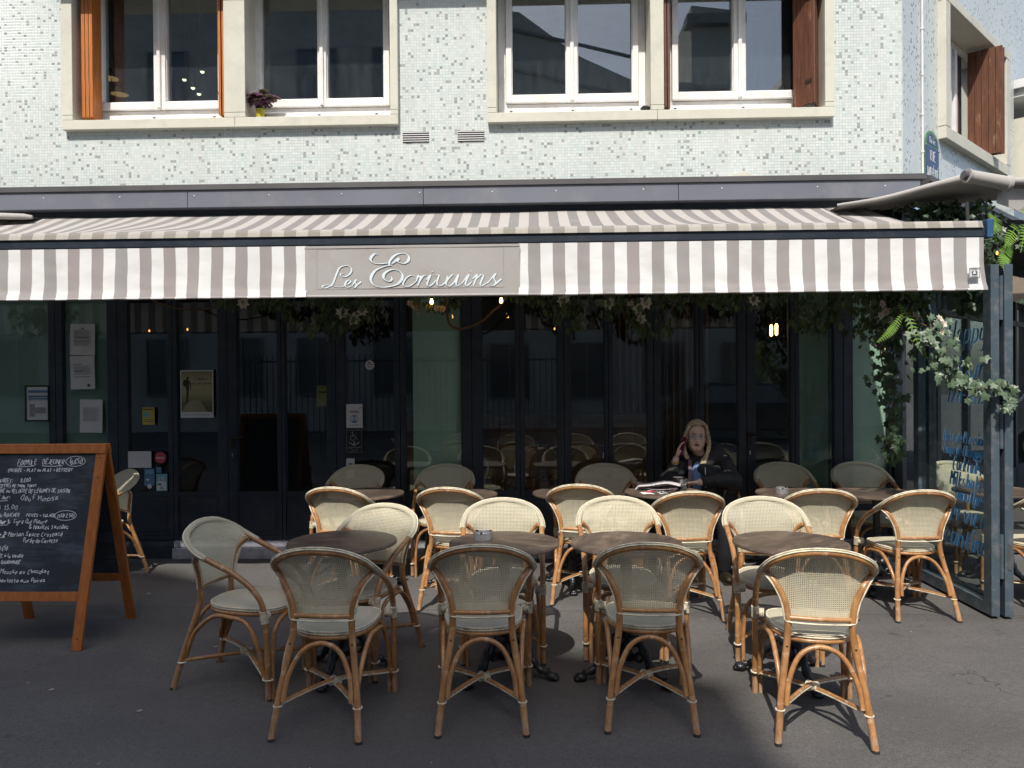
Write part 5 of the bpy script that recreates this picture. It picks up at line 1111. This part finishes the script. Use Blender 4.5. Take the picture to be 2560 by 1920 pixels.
# right hand with the phone
def hand(b, wrist, d, nrm, curl, thumb_side, s_=1.0, spread=.0):
    wrist, d, nrm = Vector(wrist), Vector(d).normalized(), Vector(nrm).normalized(); sd = d.cross(nrm).normalized()*thumb_side
    for k in (-1.5, -.5, .5, 1.5):
        base = wrist+d*.045*s_+sd*k*.014*s_; kn = wrist+d*.088*s_+sd*k*.0195*s_; cap(b, [wrist+sd*k*.008*s_, base, kn], [.0145*s_, .0135*s_, .0105*s_], 8)
    for k, L in ((1.5, .072), (.5, .080), (-.5, .074), (-1.5, .058)):
        kn = wrist+d*.088*s_+sd*k*.0195*s_; p = kn; a = curl*.55; pts = [p]
        for seg in (.45, .32, .23):
            dirn = (d*cos(a)+nrm*sin(a)+sd*k*spread).normalized(); p = p+dirn*L*seg*s_; pts.append(p); a += curl
        cap(b, pts, [.0098*s_, .0088*s_, .0080*s_, .0066*s_], 8)
    p = wrist+sd*.020*s_+d*.018*s_; dr = (sd*.75+d*.6+nrm*.35).normalized(); cap(b, [p, p+dr*.036*s_, p+dr*.055*s_+d*.022*s_+nrm*.004], [.0135*s_, .0112*s_, .0080*s_], 8)
W1 = Vector((1.170, -.56, .945)); hand(b, W1, (.28, .02, 1), (.9, -.25, -.1), .42, -1, 1.0)
cap(b, [W1, (1.15, -.54, .88), (1.13, -.50, .80)], [.026, .031, .038])
W2 = Vector((1.315, -.745, .772)); hand(b, W2, (-1, -.25, .02), (-.1, -.2, -.8), .35, -1, 1.0)
cap(b, [W2, (1.37, -.72, .785), (1.46, -.66, .80)], [.027, .032, .038])
# legs down to the ground
for s_ in (-1, 1): cap(b, [(1.38+s_*.09, -.42, .50), (1.38+s_*.12, -.72, .50), (1.38+s_*.12, -.86, .46), (1.38+s_*.12, -.84, .25), (1.38+s_*.12, -.80, .08)], [.085, .075, .06, .052, .038])
body = off2(remesh(part('body', b, SKIN, WO), .0048, 4))
# clothing
j = MB()
cap(j, [(1.40, -.46, .86), (1.41, -.44, .72), (1.41, -.42, .56), (1.41, -.42, .47)], [.135, .165, .175, .175], 18)
cap(j, [(1.215, -.46, .885), (1.40, -.45, .91), (1.575, -.46, .885)], [.082, .095, .09], 14)
cap(j, [(1.575, -.46, .87), (1.635, -.50, .75), (1.61, -.60, .765), (1.49, -.68, .790), (1.37, -.735, .782)], [.092, .088, .078, .064, .046], 14)
cap(j, [(1.22, -.47, .87), (1.135, -.50, .75), (1.115, -.53, .785), (1.146, -.545, .862)], [.085, .080, .066, .048], 14)
jk = off2(remesh(part('jacket', j, JKT, WO), .008, 3)); dsp = jk.modifiers.new('folds', 'DISPLACE'); tx_ = bpy.data.textures.new('folds', 'CLOUDS'); tx_.noise_scale = .07; dsp.texture = tx_; dsp.strength = .030; dsp.mid_level = .5
j = MB(); cap(j, [(1.36, -.60, .86), (1.47, -.56, .955), (1.52, -.47, 1.00), (1.47, -.38, 1.01), (1.36, -.34, 1.0), (1.26, -.38, .98), (1.24, -.46, .93), (1.27, -.54, .87)], [.035, .055, .068, .07, .07, .06, .045, .03], 14); cap(j, [(1.49, -.53, .96), (1.56, -.50, .93)], [.055, .05]); off2(remesh(part('hood', j, PILE, WO), .008, 2))
j = MB(); cap(j, [(1.375, -.615, .88), (1.42, -.625, .80), (1.43, -.62, .70)], [.035, .05, .05]); cap(j, [(1.44, -.61, .85), (1.50, -.585, .86)], [.04, .03]); off2(remesh(part('lapel', j, PILE, WO), .007, 2))
off2(part('shirt', MB().ell((1.34, -.575, .79), (.055, .045, .13), 16, 10), simple('blue_shirt', C(.16, .27, .50), .7), WO))
off2(part('bag_strap', MB().grid(lambda u, v: (1.245+.055*v+.020*u-.03*v, -.545-.075*(1-v)-.03*sin(pi*v), .70+.24*v-.008*u), 2, 14).grid(lambda u, v: (1.245+.055*v+.020*u*1.3-.03*v, -.548-.075*(1-v)-.03*sin(pi*v), .70+.24*v-.008*u), 2, 14), simple('mauve_strap', C(.22, .12, .13), .6), WO))
zp = MB(); zp.tube(catmull([(1.385, -.655, .88), (1.385, -.675, .80), (1.385, -.67, .72)], 5), .004, 5); off2(part('zip', zp, STEEL, WO))
em = MB(); ribbon(em, [(-.03, 0), (-.018, -.006), (0, .003), (.03, 0)], lambda d, t: .004, Vector((1.56, -.548, .965)), Vector((1, .2, 0)), Vector((0, .2, 1)), Vector((0, -1, 0)), .0); off2(part('sleeve_logo', em, PAPER, WO))
for z, yy in ((.80, -.575), (.745, -.60)):
    em = MB(); em.tube(catmull([(1.53, yy, z+.01), (1.58, yy-.005, z+.014), (1.63, yy+.03, z+.004)], 4), .004, 5); off2(part('reflective_trim', em, simple('silver_trim', C(.5), .3, metal=.3), WO))
tr_ = MB()
for s_ in (-1, 1): cap(tr_, [(1.38+s_*.09, -.40, .50), (1.38+s_*.12, -.72, .50), (1.38+s_*.12, -.865, .46), (1.38+s_*.12, -.845, .25), (1.38+s_*.12, -.80, .10)], [.095, .085, .07, .062, .052])
off2(remesh(part('trousers', tr_, simple('dark_denim', C(.012, .013, .018), .85), WO), .01, 2))
for s_ in (-1, 1): off2(part('shoe', MB().ell((1.38+s_*.12, -.87, .04), (.042, .12, .04), 14, 8).box(1.38+s_*.12-.04, 1.38+s_*.12+.04, -.97, -.76, 0, .02), HOLE, WO))
# hair: a cap and many strands
hr = MB(); hr.ell(H(0, .030, .048), (.080, .092, .087), 20, 12, M=HR); hr.ell(H(0, .055, -.02), (.074, .07, .10), 16, 10, M=HR); hair = off2(part('hair', hr, HAIRM, WO)); 
st2 = MB(); hrnd = random.Random(5)
for i in range(300):
    s_ = -1 if i % 2 else 1; a = hrnd.uniform(.0, 1.0); q = hrnd.uniform(.85, 1.08)
    y0 = -.055+.13*a
    e_ = hrnd.uniform(0, .05)
    pts = [H(.022+hrnd.uniform(-.012, .012), -.062+.15*a, .112-.05*abs(a-.5)), H(s_*.052*q+.006, -.078+.14*a, .088), H(s_*.080*q, -.046+.12*a, .030), H(s_*(.092*q+.003), -.030+.10*a, -.045), H(s_*(.085*q), -.045+.08*a, -.11), H(s_*(.060*q+hrnd.uniform(-.012, .012)), -.060+.06*a, -.165-e_*.4), H(s_*(.042*q+hrnd.uniform(-.03, .022)), -.075+.05*a, -.205-e_*1.3)]
    pts[-1] = pts[-2].lerp(pts[-1], .45)
    if i % 4: pts = pts[:-1]; pts[-1] = pts[-2].lerp(pts[-1], .8)
    st2.tube(catmull(pts, 4), [.0044]*(len(pts)*4-4)+[.001], 4, cap=False)
off2(part('hair_strands', st2, HAIRM, WO))['kind'] = 'stuff'
fe = MB(); fe.ell(H(0, -.0905, -.056), (.020, .007, .0042), 14, 6, M=HR); fe.ell(H(0, -.0895, -.064), (.017, .007, .0045), 14, 6, M=HR); off2(part('lips', fe, simple('lip_colour', C(.36, .10, .09), .5), WO))
fe = MB(); fe.ell(H(0, -.0945, -.0600), (.012, .0045, .0022), 10, 6, M=HR); off2(part('mouth', fe, HOLE, WO))
for s_ in (-1, 1):
    off2(part('eye', MB().ell(H(s_*.029, -.0785, .002), (.0115, .0055, .0058), 12, 8, M=HR), simple('eye_white', C(.45, .42, .4), .3), WO))
    off2(part('iris', MB().ell(H(s_*.029, -.0835, .002), (.0048, .002, .0048), 10, 6, M=HR), HOLE, WO))
    off2(part('eyebrow', MB().tube([H(s_*.014, -.0885, .019), H(s_*.028, -.0885, .025), H(s_*.044, -.078, .019)], [.002, .003, .0015], 6), simple('brow_brown', C(.2, .12, .06), .8), WO))
gs = MB()
for s_ in (-1, 1): gs.tube([H(s_*.031+.023*cos(k*pi/10), -.098+.006*abs(cos(k*pi/10)), -.006+.017*sin(k*pi/10)) for k in range(20)], .0013, 5, closed=True); gs.tube([H(s_*.054, -.094, -.002), H(s_*.072, -.05, .0), H(s_*.078, .0, .0)], .0014, 5)
gs.tube([H(-.008, -.100, -.003), H(0, -.102, .001), H(.008, -.100, -.003)], .0013, 5); off2(part('glasses', gs, simple('copper_frame', C(.35, .12, .08), .3, metal=.6), WO))
off2(part('lens', MB().ell(H(-.031, -.098, -.006), (.0215, .0008, .0155), 16, 4, M=HR).ell(H(.031, -.098, -.006), (.0215, .0008, .0155), 16, 4, M=HR), GLASSC, WO))
for r in (.034, .036, .033):
    i_ = (r-.033)*600; off2(part('bracelet', MB().tube([W1+Vector((r*cos(k*pi/8), r*sin(k*pi/8), -.022-.009*i_+.006*sin(k*pi/8+i_))) for k in range(16)], .0022, 5, closed=True), GOLD, WO))
PH = thing('mobile_phone', 'slim phone with dark red edge held to the woman\'s ear', 'phone', (1.222, -.575, 1.05)); PH.rotation_euler = (radians(8), radians(12), radians(14))
part('phone_body', MB().box(-.004, .004, -.035, .035, -.075, .075), simple('phone_wine', C(.16, .02, .06), .3), PH, .002); part('phone_screen', MB().box(.0042, .005, -.032, .032, -.07, .07), HOLE, PH)
# ------------------------------------------------------------------ inside the cafe
def metal_chair(label, x, y, r, grp='metal hoop chairs inside the café'):
    T = thing('hoop_chair', label, 'chair', (x, y, .1), radians(r), grp)
    part('back_hoop', MB().tube(catmull([(-.2, -.2, 0), (-.22, -.2, .45), (-.24, -.24, .62), (-.15, -.27, .78), (0, -.28, .82), (.15, -.27, .78), (.24, -.24, .62), (.22, -.2, .45), (.2, -.2, 0)], 5), .012, 8), STEEL, T)
    part('seat', MB().lathe([(0, .43), (.21, .43), (.215, .445), (.2, .455), (0, .455)], n=24), WOODT, T)
    part('backrest', MB().grid(lambda u, v: (-.18+.36*u, -.262-.02*v+.03*(2*u-1)**2, .56+.2*v-.05*(2*u-1)**2*v), 8, 4), WOODT, T)
    for s_ in (-1, 1): part('leg', MB().tube([(s_*.19, .18, 0), (s_*.17, .16, .44)], .011, 8), STEEL, T)
    return T
for x, y, r, lb in ((-.75, .75, 175, 'hoop chair inside behind the green column glass'), (.05, .8, 185, 'hoop chair inside behind the middle doors'), (.55, .85, 170, 'hoop chair inside left of the woman, second from the middle'), (1.05, .8, 190, 'hoop chair inside the door glass just left of the woman'), (1.95, .8, 180, 'hoop chair inside the glass right of the woman')): metal_chair(lb, x, y, r)
T_ = thing('wooden_bench', 'long orange-brown wooden bench inside behind the middle doors', 'bench', (.35, 1.5, .1)); part('bench_back', MB().box(-.75, .75, .18, .22, .5, 1.0), WOODT, T_, .01); part('bench_seat', MB().box(-.75, .75, -.25, .2, .38, .45), WOODT, T_, .01)
for s_ in (-1, 1): part('leg', MB().box(s_*.7-.03, s_*.7+.03, -.2, .18, 0, .38), WOODT, T_)
T_ = thing('letter_box', 'yellow box on the wall seen through the left glass doors', 'box', (-2.15, 1.0, 1.45)); part('case', MB().box(-.11, .11, -.05, .05, -.11, .11), simple('mailbox_yellow', C(.62, .48, .02), .4), T_, .02); part('slot', MB().box(-.08, .08, -.053, -.0505, .035, .05), HOLE, T_); part('mount_post', MB().box(-.02, .02, .06, .09, -1.34, .1), HOLE, T_)
T_ = thing('folded_umbrella', 'yellow folded parasol standing inside beside the green column', 'umbrella', (-1.22, .10, .1)); part('canopy', MB().lathe([(0, .1), (.012, .12), (.035, .75), (.02, .86), (0, .87)], n=12), simple('parasol_yellow', C(.6, .45, .02), .7), T_); part('pole', MB().tube([(0, 0, 0), (0, 0, 1.0)], .008, 8), WOODT, T_)
# small litter on the asphalt
mb = MB()
for i in range(22):
    x, y = rg.uniform(-3, 3.2), rg.uniform(-4, -.2); s_ = rg.uniform(.003, .007); a = rg.uniform(0, 3)
    mb.obox((x, y, .003), (s_*cos(a), s_*sin(a), .001), (-s_*.5*sin(a), s_*.5*cos(a), 0), (0, 0, .0015))
for x, y in ((-1.95, -2.35), (-2.55, -3.0), (-2.95, -1.2), (-1.95, -3.25)): mb.add([(x+.018*cos(k*pi/4)+.004*(k % 2), y+.011*sin(k*pi/4), .003+.003*(k % 3)) for k in range(8)], [tuple(range(8))])
tag(part('paper_litter', mb, simple('litter_paper', C(.32, .29, .24), .9), None), 'tiny scraps and dry petals scattered over the asphalt', 'litter', kind='stuff')
# parked van far right
VN = thing('parked_van', 'pale parked van in the distance beyond the partition posts', 'van', (9.6, 7.2, 0), radians(-38))
VB = simple('van_white', C(.55, .56, .58), .3, coat=.5)
part('body', MB().prism([(-2.3, .35), (2.2, .35), (2.35, .9), (1.75, 1.15), (1.2, 1.95), (-2.3, 2.0)], -.9, .9), VB, VN, .06)
part('window', MB().prism([(.2, 1.2), (1.55, 1.2), (1.1, 1.8), (.2, 1.85)], -.915, -.90), simple('van_glass', C(.02, .025, .03), .1), VN)
for x in (-1.5, 1.45):
    for s_ in (-1, 1): w = part('wheel', MB().lathe([(0, -.1), (.33, -.1), (.34, 0), (.33, .1), (0, .1)], (x, s_*.85, .34), 24, axis=(0, 1, 0)), RUB, VN); part('rim', MB().lathe([(0, -.11), (.2, -.11), (.2, .11), (0, .11)], (x, s_*.85, .34), 16, axis=(0, 1, 0)), STEEL, w)

RL = thing('street_railing', 'iron railing across the street seen mirrored in the doors', 'railing', (-4, -14, 0))
rb = MB().box(-.012, .012, -.012, .012, 0, 2.3).mesh('railing_bar', IRON)
for i in range(56): part('railing_bar', rb, None, RL, loc=(-4+.16*i, 0, 0))
for z in (.15, 2.1): part('railing_rail', MB().box(-4.1, 5.0, -.02, .02, z, z+.05), IRON, RL)
PC = thing('parked_car', 'dark car parked across the street, mirrored in the door glass', 'car', (5.2, -12.6, 0), radians(4))
CB_ = simple('car_paint_dark', C(.03, .035, .045), .2, coat=.8)
part('body', MB().prism([(-2.1, .3), (2.1, .3), (2.15, .75), (1.2, .92), (.65, 1.45), (-.9, 1.48), (-1.7, 1.0), (-2.15, .9)], -.85, .85), CB_, PC, .07)
part('window', MB().prism([(-1.35, .98), (1.0, .98), (.6, 1.38), (-.85, 1.4)], .852, .862), simple('car_glass', C(.25, .28, .3), .08), PC)
for x in (-1.35, 1.35):
    for s_ in (-1, 1): w = part('wheel', MB().lathe([(0, -.1), (.31, -.1), (.32, 0), (.31, .1), (0, .1)], (x, s_*.8, .32), 24, axis=(0, 1, 0)), RUB, PC); part('rim', MB().lathe([(0, -.11), (.19, -.11), (.19, .11), (0, .11)], (x, s_*.8, .32), 16, axis=(0, 1, 0)), STEEL, w)

SL = thing('side_awning', 'tip of a taupe canvas awning tucked under the fascia at the left edge', 'awning', (-4.6, -.42, 3.05))
off(part('edge_tube', MB().tube([(-5.3, -.5, 3.08), (-4.7, -.45, 3.055), (-4.40, -.42, 3.05), (-4.33, -.41, 3.045)], [.035, .03, .026, .016], 10), TAUPE, SL), SL)
off(part('fabric', MB().grid(lambda u, v: (-5.3+.95*u, -.49+.08*u+.25*v, 3.06-.01*u+.03*v), 8, 3).grid(lambda u, v: (-5.3+.95*u, -.49+.08*u+.25*v, 3.055-.01*u+.03*v), 8, 3), TAUPE, SL), SL)
part('fascia_cap', MB().prism([(1.67, 3.335), (1.92, 3.335), (1.83, 3.372), (1.79, 3.375)], -.29, -.14), CONC, CAFE)
